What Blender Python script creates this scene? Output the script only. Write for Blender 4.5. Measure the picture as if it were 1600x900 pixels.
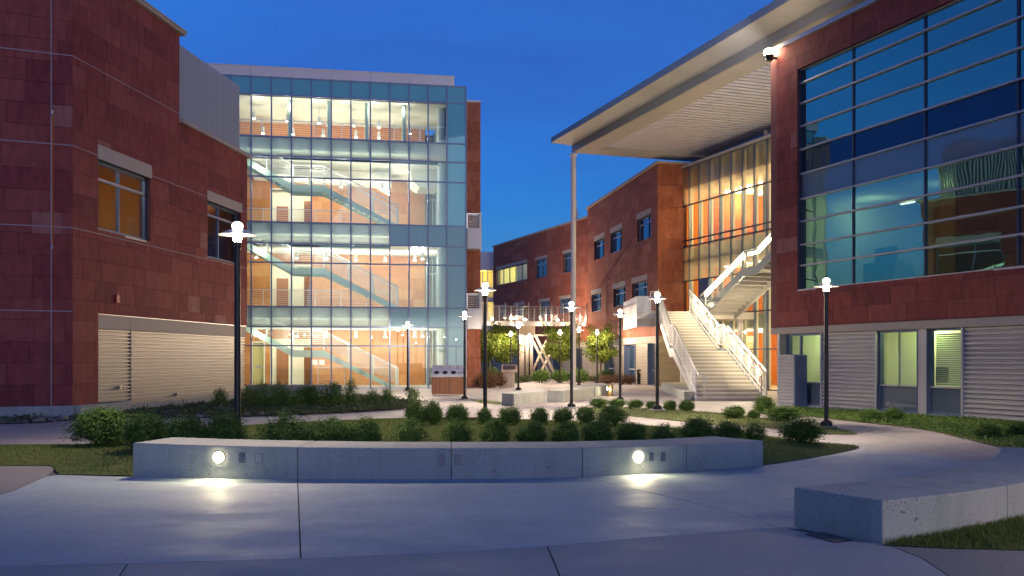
import bpy, bmesh, math, random
import numpy as np
from mathutils import Matrix, Vector
random.seed(7); rng = np.random.default_rng(7)
SC = bpy.context.scene
for o in list(bpy.data.objects): bpy.data.objects.remove(o)

# ------------------------------------------------------------------ camera
FPX, HOR, EYE = 1575.0, 560.0, 1.6          # focal length (px of the 1600 px photo), horizon row, eye height
cam = bpy.data.cameras.new('camera'); camo = bpy.data.objects.new('camera', cam)
SC.collection.objects.link(camo); SC.camera = camo
camo.location = (0, 0, EYE); camo.rotation_euler = (math.radians(90), 0, 0)
cam.sensor_width = 36; cam.lens = 36*FPX/1600; cam.shift_y = (HOR-450)/1600
cam.clip_start = .1; cam.clip_end = 3000

# ------------------------------------------------------------------ world, afterglow, exposure
SUN_EL, SUN_ROT = math.radians(2.5), math.radians(160)
w = bpy.data.worlds.new('World'); SC.world = w; w.use_nodes = True
nt = w.node_tree; nt.nodes.clear()
out = nt.nodes.new('ShaderNodeOutputWorld'); bg = nt.nodes.new('ShaderNodeBackground')
sky = nt.nodes.new('ShaderNodeTexSky'); sky.sky_type = 'NISHITA'; sky.sun_disc = False
sky.sun_elevation = SUN_EL; sky.sun_rotation = SUN_ROT; sky.ozone_density = 7; sky.dust_density = .3; sky.air_density = 1.0
# thin high haze: the twilight blue varies a little from place to place
tc = nt.nodes.new('ShaderNodeTexCoord'); mp = nt.nodes.new('ShaderNodeMapping'); mp.inputs['Scale'].default_value = (1.0, 1.0, 6)
nz = nt.nodes.new('ShaderNodeTexNoise'); nz.inputs['Scale'].default_value = 2.2; nz.inputs['Detail'].default_value = 5
cr = nt.nodes.new('ShaderNodeValToRGB'); cr.color_ramp.elements[0].position = .36; cr.color_ramp.elements[1].position = .66
cr.color_ramp.elements[0].color = (.9, .72, .82, 1); cr.color_ramp.elements[1].color = (1.7, .98, 1.0, 1)
mx = nt.nodes.new('ShaderNodeMix'); mx.data_type = 'RGBA'; mx.blend_type = 'MULTIPLY'; mx.inputs[0].default_value = 1
nt.links.new(tc.outputs['Generated'], mp.inputs[0]); nt.links.new(mp.outputs[0], nz.inputs['Vector'])
nt.links.new(nz.outputs['Fac'], cr.inputs[0]); nt.links.new(sky.outputs[0], mx.inputs[6]); nt.links.new(cr.outputs[0], mx.inputs[7])
ad = nt.nodes.new('ShaderNodeMix'); ad.data_type = 'RGBA'; ad.inputs[0].default_value = .07; ad.inputs[7].default_value = (1.05, .95, .95, 1)
nt.links.new(mx.outputs[2], ad.inputs[6]); nt.links.new(ad.outputs[2], bg.inputs[0]); nt.links.new(bg.outputs[0], out.inputs[0])
bg.inputs[1].default_value = .29
SC.view_settings.view_transform = 'Standard'; SC.view_settings.look = 'None'
SC.view_settings.exposure = .55; SC.view_settings.gamma = 1
SC.cycles.use_denoising = True
try: SC.cycles.denoiser = 'OPENIMAGEDENOISE'
except Exception: pass
SC.cycles.use_adaptive_sampling = True; SC.cycles.adaptive_threshold = .008
SC.cycles.max_bounces = 8; SC.cycles.diffuse_bounces = 3; SC.cycles.glossy_bounces = 3; SC.cycles.transmission_bounces = 4
SC.cycles.transparent_max_bounces = 16; SC.cycles.sample_clamp_indirect = 4; SC.cycles.caustics_reflective = False; SC.cycles.caustics_refractive = False
sl = bpy.data.lights.new('afterglow_sun', 'SUN'); sl.energy = .16; sl.angle = math.radians(20); sl.color = (.85, .95, 1)
slo = bpy.data.objects.new('afterglow_sun', sl); SC.collection.objects.link(slo)
slo.rotation_euler = Vector((math.sin(SUN_ROT)*math.cos(SUN_EL), math.cos(SUN_ROT)*math.cos(SUN_EL), math.sin(SUN_EL))).to_track_quat('Z', 'Y').to_euler()

# ------------------------------------------------------------------ object helpers
def link(o): SC.collection.objects.link(o); return o
def tag(o, label=None, cat=None, group=None, kind=None):
    if label: o['label'] = label
    if cat: o['category'] = cat
    if group: o['group'] = group
    if kind: o['kind'] = kind
    return o
def thing(name, loc, label, cat, group=None, rz=0):
    o = link(bpy.data.objects.new(name, None)); o.empty_display_size = .2
    o.matrix_basis = Matrix.Translation(Vector(loc)) @ Matrix.Rotation(rz, 4, 'Z')
    return tag(o, label, cat, group)
def wm(o):
    m = o.matrix_basis.copy()
    while o.parent: o = o.parent; m = o.matrix_basis @ m
    return m
def part(name, parent, matrix=None):      # an Empty part
    o = link(bpy.data.objects.new(name, None)); o.empty_display_size = .1
    o.parent = parent; o.matrix_basis = matrix or Matrix.Identity(4); return o
def child(name, mesh, parent, world=Matrix.Identity(4)):
    o = link(bpy.data.objects.new(name, mesh))
    if parent: o.parent = parent; o.matrix_basis = wm(parent).inverted() @ world
    else: o.matrix_basis = world
    return o
class Fr:                                  # a vertical wall plane: s along it, d out of it, z up
    def __init__(s, ox, oy, ux, uy, flip=1):
        l = math.hypot(ux, uy); s.o = (ox, oy); s.u = (ux/l, uy/l); s.n = (s.u[1]*flip, -s.u[0]*flip)
    def p(s, a, d, z): return (s.o[0]+s.u[0]*a+s.n[0]*d, s.o[1]+s.u[1]*a+s.n[1]*d, z)
    def S(s, px, d=0):                     # where sight line of column px meets the plane
        t = (px-800)/FPX; ox, oy = s.o[0]+s.n[0]*d, s.o[1]+s.n[1]*d
        return (t*oy-ox)/(s.u[0]-t*s.u[1])
    def mat(s):
        m = Matrix.Identity(4); m[0][0], m[1][0] = s.u; m[0][1], m[1][1] = s.n; m[0][3], m[1][3] = s.o; return m
W0 = Fr(0, 0, 1, 0, -1)
class MB:
    def __init__(s): s.v = []; s.f = []
    def raw(s, v, f):
        b = len(s.v); s.v += [tuple(q) for q in v]; s.f += [tuple(b+i for i in q) for q in f]
    def box(s, F, a0, a1, d0, d1, z0, z1):
        v = [F.p(a, d, z) for z in (z0, z1) for d in (d0, d1) for a in (a0, a1)]
        s.raw(v, [(0, 2, 3, 1), (4, 5, 7, 6), (0, 1, 5, 4), (2, 6, 7, 3), (0, 4, 6, 2), (1, 3, 7, 5)]); return s
    def quad(s, *p): s.raw(p, [tuple(range(len(p)))]); return s
    def bar(s, p, q, r, n=6, r2=None):
        p, q = Vector(p), Vector(q); d = (q-p); 
        if d.length < 1e-6: return s
        d.normalize(); a = d.orthogonal().normalized(); b = d.cross(a); r2 = r if r2 is None else r2
        v = [p+(a*math.cos(t)+b*math.sin(t))*r for t in [2*math.pi*i/n for i in range(n)]]
        v += [q+(a*math.cos(t)+b*math.sin(t))*r2 for t in [2*math.pi*i/n for i in range(n)]]
        s.raw(v, [(i, (i+1) % n, n+(i+1) % n, n+i) for i in range(n)]+[tuple(range(n))[::-1], tuple(range(n, 2*n))]); return s
    def beam(s, p, q, wd, h):              # rectangular bar between two points, wide wd sideways, h high
        p, q = Vector(p), Vector(q); d = (q-p).normalized(); sd = d.cross(Vector((0, 0, 1)))
        sd = Vector((1, 0, 0)) if sd.length < 1e-3 else sd.normalized(); up = sd.cross(d)
        v = [e+sd*x*wd/2+up*y*h/2 for e in (p, q) for x, y in ((-1, -1), (1, -1), (1, 1), (-1, 1))]
        s.raw(v, [(0, 1, 2, 3), (7, 6, 5, 4), (0, 4, 5, 1), (1, 5, 6, 2), (2, 6, 7, 3), (3, 7, 4, 0)]); return s
    def lathe(s, c, prof, n=16):
        c = Vector(c); b = len(s.v)
        for r, z in prof:
            for i in range(n): s.v.append((c.x+r*math.cos(2*math.pi*i/n), c.y+r*math.sin(2*math.pi*i/n), c.z+z))
        for k in range(len(prof)-1):
            for i in range(n):
                j = (i+1) % n; s.f.append((b+k*n+i, b+k*n+j, b+(k+1)*n+j, b+(k+1)*n+i))
        s.f.append(tuple(b+i for i in range(n))[::-1]); s.f.append(tuple(b+(len(prof)-1)*n+i for i in range(n))); return s
    def prism(s, poly, z0, z1):            # plan polygon
        n = len(poly); zz0 = z0 if hasattr(z0, '__len__') else [z0]*n; zz1 = z1 if hasattr(z1, '__len__') else [z1]*n
        v = [(x, y, zz0[i]) for i, (x, y) in enumerate(poly)]+[(x, y, zz1[i]) for i, (x, y) in enumerate(poly)]
        s.raw(v, [tuple(range(n))[::-1], tuple(range(n, 2*n))]+[(i, (i+1) % n, n+(i+1) % n, n+i) for i in range(n)]); return s
    def side(s, F, poly, d0, d1):          # (s, z) outline in a wall frame, extruded over d
        n = len(poly); v = [F.p(a, d0, z) for a, z in poly]+[F.p(a, d1, z) for a, z in poly]
        s.raw(v, [tuple(range(n)), tuple(range(n, 2*n))[::-1]]+[(i, n+i, n+(i+1) % n, (i+1) % n) for i in range(n)]); return s
    def build(s, name, mat, parent=None, bevel=0, smooth=False, kind=None, at=None):
        me = bpy.data.meshes.new(name)
        org = wm(parent).inverted() if parent else Matrix.Translation(-Vector(at)) if at else Matrix.Identity(4)
        me.from_pydata([org @ Vector(v) for v in s.v], [], s.f); me.materials.append(mat)
        bm = bmesh.new(); bm.from_mesh(me)
        bmesh.ops.recalc_face_normals(bm, faces=bm.faces)
        if bevel: bmesh.ops.bevel(bm, geom=[e for e in bm.edges if len(e.link_faces) == 2 and e.calc_face_angle(0) > .5], offset=bevel, segments=2, affect='EDGES', profile=.5)
        bm.to_mesh(me); bm.free()
        if smooth:
            for p in me.polygons: p.use_smooth = True
            try: me.set_sharp_from_angle(angle=.7)
            except Exception: pass
        o = link(bpy.data.objects.new(name, me))
        if parent: o.parent = parent
        elif at: o.location = at
        if kind: o['kind'] = kind
        return o
def copy_tree(o, parent=None):
    c = link(o.copy()); c.parent = parent
    for ch in [x for x in bpy.data.objects if x.parent == o]: copy_tree(ch, c)
    return c
KIDS = {}
def fast_copy(root, tree=None):
    def kids(o): return [x for x in SC.collection.objects if x.parent == o]
    if root.name not in KIDS: KIDS[root.name] = [(k, kids(k)) for k in kids(root)]
    c = link(root.copy())
    for k, gs in KIDS[root.name]:
        ck = link(k.copy()); ck.parent = c
        for g in gs: cg = link(g.copy()); cg.parent = ck
    return c
def rect_sub(r, h):                        # rectangle minus rectangle
    a0, a1, b0, b1 = r; c0, c1, e0, e1 = h
    if c0 >= a1 or c1 <= a0 or e0 >= b1 or e1 <= b0: return [r]
    o = []
    if c0 > a0: o.append((a0, c0, b0, b1))
    if c1 < a1: o.append((c1, a1, b0, b1))
    x0, x1 = max(a0, c0), min(a1, c1)
    if e0 > b0: o.append((x0, x1, b0, e0))
    if e1 < b1: o.append((x0, x1, e1, b1))
    return o
def carve(rects, holes):
    for h in holes: rects = [q for r in rects for q in rect_sub(r, h)]
    return rects
def G(px, py, z=0):                        # ground point seen at a pixel
    Y = FPX*(EYE-z)/(py-HOR); return ((px-800)/FPX*Y, Y)
def XP(px, Y): return (px-800)/FPX*Y

# ------------------------------------------------------------------ materials
def mat(name, col, rough=.6, metal=0, noise=None, bump=0, bscale=20, spec=.5, vary=0, streak=0, pits=0, gloss=None):
    m = bpy.data.materials.new(name); m.use_nodes = True; t = m.node_tree; b = t.nodes['Principled BSDF']
    b.inputs['Roughness'].default_value = rough; b.inputs['Metallic'].default_value = metal
    b.inputs['Specular IOR Level'].default_value = spec
    col = (*col, 1); b.inputs['Base Color'].default_value = col
    co = t.nodes.new('ShaderNodeTexCoord'); last = None
    def mixn(fac, c2, prev, blend='MIX'):
        x = t.nodes.new('ShaderNodeMix'); x.data_type = 'RGBA'; x.blend_type = blend
        t.links.new(fac, x.inputs[0]) if not isinstance(fac, float) else setattr(x.inputs[0], 'default_value', fac)
        if prev is None: x.inputs[6].default_value = col
        else: t.links.new(prev, x.inputs[6])
        if isinstance(c2, tuple): x.inputs[7].default_value = c2
        else: t.links.new(c2, x.inputs[7])
        return x.outputs[2]
    def nzn(scale, det=6, stretch=(1, 1, 1), lo=.35, hi=.65, coord='Object'):
        mp = t.nodes.new('ShaderNodeMapping'); mp.inputs['Scale'].default_value = stretch
        n = t.nodes.new('ShaderNodeTexNoise'); n.inputs['Scale'].default_value = scale; n.inputs['Detail'].default_value = det
        n.inputs['Roughness'].default_value = .62
        r = t.nodes.new('ShaderNodeMapRange'); r.inputs[1].default_value = lo; r.inputs[2].default_value = hi
        if coord == 'World':
            g = t.nodes.new('ShaderNodeNewGeometry'); t.links.new(g.outputs['Position'], mp.inputs[0])
        else: t.links.new(co.outputs[coord], mp.inputs[0])
        t.links.new(mp.outputs[0], n.inputs['Vector']); t.links.new(n.outputs['Fac'], r.inputs[0])
        return r.outputs[0]
    if noise:
        for sc_, amt, c2 in noise:
            f = nzn(sc_, coord='World'); q = t.nodes.new('ShaderNodeMath'); q.operation = 'MULTIPLY'; q.inputs[1].default_value = amt
            t.links.new(f, q.inputs[0]); last = mixn(q.outputs[0], (*c2, 1), last)
    if streak:
        f = nzn(3, stretch=(1, 1, .08), coord='World', lo=.45, hi=.8); q = t.nodes.new('ShaderNodeMath'); q.operation = 'MULTIPLY'; q.inputs[1].default_value = streak
        t.links.new(f, q.inputs[0]); last = mixn(q.outputs[0], (col[0]*.5, col[1]*.5, col[2]*.5, 1), last)
    if vary:
        g = t.nodes.new('ShaderNodeNewGeometry'); oi = t.nodes.new('ShaderNodeObjectInfo')
        ad = t.nodes.new('ShaderNodeMath'); ad.operation = 'ADD'; t.links.new(g.outputs['Random Per Island'], ad.inputs[0]); t.links.new(oi.outputs['Random'], ad.inputs[1])
        fr = t.nodes.new('ShaderNodeMath'); fr.operation = 'FRACT'; t.links.new(ad.outputs[0], fr.inputs[0])
        h = t.nodes.new('ShaderNodeHueSaturation'); r = t.nodes.new('ShaderNodeMapRange'); r.inputs[3].default_value = 1-vary; r.inputs[4].default_value = 1+vary
        t.links.new(fr.outputs[0], r.inputs[0]); t.links.new(r.outputs[0], h.inputs['Value'])
        if last is None: h.inputs['Color'].default_value = col
        else: t.links.new(last, h.inputs['Color'])
        last = h.outputs[0]
    if pits:     # small blow-holes and grime gathered in patches
        f1 = nzn(34, det=3, coord='World', lo=.60, hi=.64); f2 = nzn(2.2, det=3, coord='World', lo=.46, hi=.62); q = t.nodes.new('ShaderNodeMath'); q.operation = 'MULTIPLY'
        t.links.new(f1, q.inputs[0]); t.links.new(f2, q.inputs[1]); q2 = t.nodes.new('ShaderNodeMath'); q2.operation = 'MULTIPLY'; q2.inputs[1].default_value = pits
        t.links.new(q.outputs[0], q2.inputs[0]); last = mixn(q2.outputs[0], (col[0]*.22, col[1]*.22, col[2]*.22, 1), last)
    if gloss:
        f = nzn(1.1, det=8, stretch=(.7, 1, 1), coord='World', lo=.3, hi=.7); r = t.nodes.new('ShaderNodeMapRange'); r.inputs[3].default_value = gloss[0]; r.inputs[4].default_value = gloss[1]
        t.links.new(f, r.inputs[0]); t.links.new(r.outputs[0], b.inputs['Roughness'])
    if last is not None: t.links.new(last, b.inputs['Base Color'])
    if bump:
        f = nzn(bscale, coord='World', lo=0, hi=1); bp = t.nodes.new('ShaderNodeBump'); bp.inputs['Strength'].default_value = bump; bp.inputs['Distance'].default_value = .01
        t.links.new(f, bp.inputs['Height']); t.links.new(bp.outputs[0], b.inputs['Normal'])
    m['x'] = 1
    return m
def stone_mat(name, ramp, amp=1.0):
    m = mat(name, (.3, .12, .08), .75, bump=.35, bscale=60); t = m.node_tree; b = t.nodes['Principled BSDF']
    g = t.nodes.new('ShaderNodeNewGeometry'); oi = t.nodes.new('ShaderNodeObjectInfo')
    ad = t.nodes.new('ShaderNodeMath'); ad.operation = 'ADD'; t.links.new(g.outputs['Random Per Island'], ad.inputs[0]); t.links.new(oi.outputs['Random'], ad.inputs[1])
    fr = t.nodes.new('ShaderNodeMath'); fr.operation = 'FRACT'; t.links.new(ad.outputs[0], fr.inputs[0])
    r = t.nodes.new('ShaderNodeValToRGB'); r.color_ramp.interpolation = 'CONSTANT'
    while len(r.color_ramp.elements) < len(ramp): r.color_ramp.elements.new(.5)
    for e, (p, c) in zip(r.color_ramp.elements, ramp): e.position = p; e.color = (*c, 1)
    t.links.new(fr.outputs[0], r.inputs[0])
    n = t.nodes.new('ShaderNodeTexNoise'); n.inputs['Scale'].default_value = 5; n.inputs['Detail'].default_value = 8; n.inputs['Roughness'].default_value = .7
    mp = t.nodes.new('ShaderNodeMapping'); mp.inputs['Scale'].default_value = (1, 1, .45); t.links.new(g.outputs['Position'], mp.inputs[0]); t.links.new(mp.outputs[0], n.inputs['Vector'])
    mr = t.nodes.new('ShaderNodeMapRange'); mr.inputs[1].default_value = .3; mr.inputs[2].default_value = .7; mr.inputs[3].default_value = 1-.30*amp; mr.inputs[4].default_value = 1+.28*amp; b.inputs['Specular IOR Level'].default_value = .22
    t.links.new(n.outputs['Fac'], mr.inputs[0]); h = t.nodes.new('ShaderNodeHueSaturation'); t.links.new(mr.outputs[0], h.inputs['Value'])
    t.links.new(r.outputs[0], h.inputs['Color']); t.links.new(h.outputs[0], b.inputs['Base Color']); return m
def facing(t, ior, k):
    """Schlick reflectance that is the same from both sides of a thin sheet"""
    g = t.nodes.new('ShaderNodeNewGeometry'); d = t.nodes.new('ShaderNodeVectorMath'); d.operation = 'DOT_PRODUCT'
    t.links.new(g.outputs['Incoming'], d.inputs[0]); t.links.new(g.outputs['Normal'], d.inputs[1])
    def m(op, a, b=None):
        n = t.nodes.new('ShaderNodeMath'); n.operation = op
        for i, q in enumerate((a, b)):
            if q is None: continue
            if isinstance(q, (int, float)): n.inputs[i].default_value = q
            else: t.links.new(q, n.inputs[i])
        return n
    f0 = ((ior-1)/(ior+1))**2*k
    p = m('POWER', m('SUBTRACT', 1.0, m('ABSOLUTE', d.outputs['Value']).outputs[0]).outputs[0], 5.0)
    r = m('MULTIPLY_ADD', p.outputs[0], 1-f0); r.inputs[2].default_value = f0; r.use_clamp = True
    return r.outputs[0]
def glass(name, tint=(.9, .95, .93), refl=1.0, ior=1.5, rough=0.0, gcol=(1, 1, 1), wave=0, solid=None):
    m = bpy.data.materials.new(name); m.use_nodes = True; t = m.node_tree; t.nodes.clear()
    o = t.nodes.new('ShaderNodeOutputMaterial'); mx = t.nodes.new('ShaderNodeMixShader'); gl = t.nodes.new('ShaderNodeBsdfGlossy')
    gl.inputs['Roughness'].default_value = rough; gl.inputs['Color'].default_value = (*gcol, 1)
    if solid:
        tr = t.nodes.new('ShaderNodeBsdfDiffuse'); tr.inputs['Color'].default_value = (*solid, 1)
    else:
        tr = t.nodes.new('ShaderNodeBsdfTransparent'); tr.inputs['Color'].default_value = (*tint, 1)
    t.links.new(facing(t, ior, refl), mx.inputs[0]); t.links.new(tr.outputs[0], mx.inputs[1]); t.links.new(gl.outputs[0], mx.inputs[2])
    if wave:
        g = t.nodes.new('ShaderNodeNewGeometry'); n = t.nodes.new('ShaderNodeTexNoise'); n.inputs['Scale'].default_value = .9; n.inputs['Detail'].default_value = 1
        bp = t.nodes.new('ShaderNodeBump'); bp.inputs['Strength'].default_value = 1; bp.inputs['Distance'].default_value = wave
        t.links.new(g.outputs['Position'], n.inputs['Vector']); t.links.new(n.outputs['Fac'], bp.inputs['Height']); t.links.new(bp.outputs[0], gl.inputs['Normal'])
    t.links.new(mx.outputs[0], o.inputs[0]); return m
def lensmat(name, col, s_):
    m = bpy.data.materials.new(name); m.use_nodes = True; t = m.node_tree; t.nodes.clear()
    o = t.nodes.new('ShaderNodeOutputMaterial'); e = t.nodes.new('ShaderNodeEmission'); e.inputs[0].default_value = (*col, 1); e.inputs[1].default_value = s_
    r = t.nodes.new('ShaderNodeBsdfTransparent'); a = t.nodes.new('ShaderNodeAddShader'); t.links.new(e.outputs[0], a.inputs[0]); t.links.new(r.outputs[0], a.inputs[1]); t.links.new(a.outputs[0], o.inputs[0]); return m
def frosted(name, col, through=.5, tcol=(.8, .95, .9)):
    m = bpy.data.materials.new(name); m.use_nodes = True; t = m.node_tree; t.nodes.clear()
    o = t.nodes.new('ShaderNodeOutputMaterial'); a = t.nodes.new('ShaderNodeMixShader'); b = t.nodes.new('ShaderNodeMixShader'); c = t.nodes.new('ShaderNodeMixShader')
    tl = t.nodes.new('ShaderNodeBsdfTranslucent'); df = t.nodes.new('ShaderNodeBsdfDiffuse'); tr = t.nodes.new('ShaderNodeBsdfTransparent'); gl = t.nodes.new('ShaderNodeBsdfGlossy')
    tl.inputs[0].default_value = (*col, 1); df.inputs[0].default_value = (*col, 1); tr.inputs[0].default_value = (*tcol, 1); gl.inputs['Roughness'].default_value = .05
    a.inputs[0].default_value = .35; b.inputs[0].default_value = through; fo = facing(t, 1.5, 1)
    t.links.new(tl.outputs[0], a.inputs[1]); t.links.new(df.outputs[0], a.inputs[2]); t.links.new(a.outputs[0], b.inputs[1]); t.links.new(tr.outputs[0], b.inputs[2])
    t.links.new(fo, c.inputs[0]); t.links.new(b.outputs[0], c.inputs[1]); t.links.new(gl.outputs[0], c.inputs[2]); t.links.new(c.outputs[0], o.inputs[0]); return m
def emit(name, col, s):
    m = bpy.data.materials.new(name); m.use_nodes = True; t = m.node_tree; t.nodes.clear()
    o = t.nodes.new('ShaderNodeOutputMaterial'); e = t.nodes.new('ShaderNodeEmission'); e.inputs[0].default_value = (*col, 1); e.inputs[1].default_value = s
    t.links.new(e.outputs[0], o.inputs[0]); return m
def leafmat(name, c1, c2, c3, gloss=.5):
    m = bpy.data.materials.new(name); m.use_nodes = True; t = m.node_tree; b = t.nodes['Principled BSDF']
    g = t.nodes.new('ShaderNodeNewGeometry'); r = t.nodes.new('ShaderNodeValToRGB'); r.color_ramp.elements.new(.5)
    for e, p, c in zip(r.color_ramp.elements, (0, .5, 1), (c1, c2, c3)): e.position = p; e.color = (*c, 1)
    t.links.new(g.outputs['Random Per Island'], r.inputs[0]); t.links.new(r.outputs[0], b.inputs['Base Color']); b.inputs['Roughness'].default_value = gloss; b.inputs['Specular IOR Level'].default_value = .3
    o = t.nodes['Material Output']; mx = t.nodes.new('ShaderNodeMixShader'); tl = t.nodes.new('ShaderNodeBsdfTranslucent'); t.links.new(r.outputs[0], tl.inputs[0])
    mx.inputs[0].default_value = .3; t.links.new(b.outputs[0], mx.inputs[1]); t.links.new(tl.outputs[0], mx.inputs[2]); t.links.new(mx.outputs[0], o.inputs[0]); return m
RED = [(0, (.25, .055, .052)), (.12, (.29, .072, .062)), (.3, (.265, .062, .056)), (.5, (.31, .082, .070)), (.68, (.28, .068, .060)), (.84, (.22, .050, .050)), (.965, (.36, .14, .12))]
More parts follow.
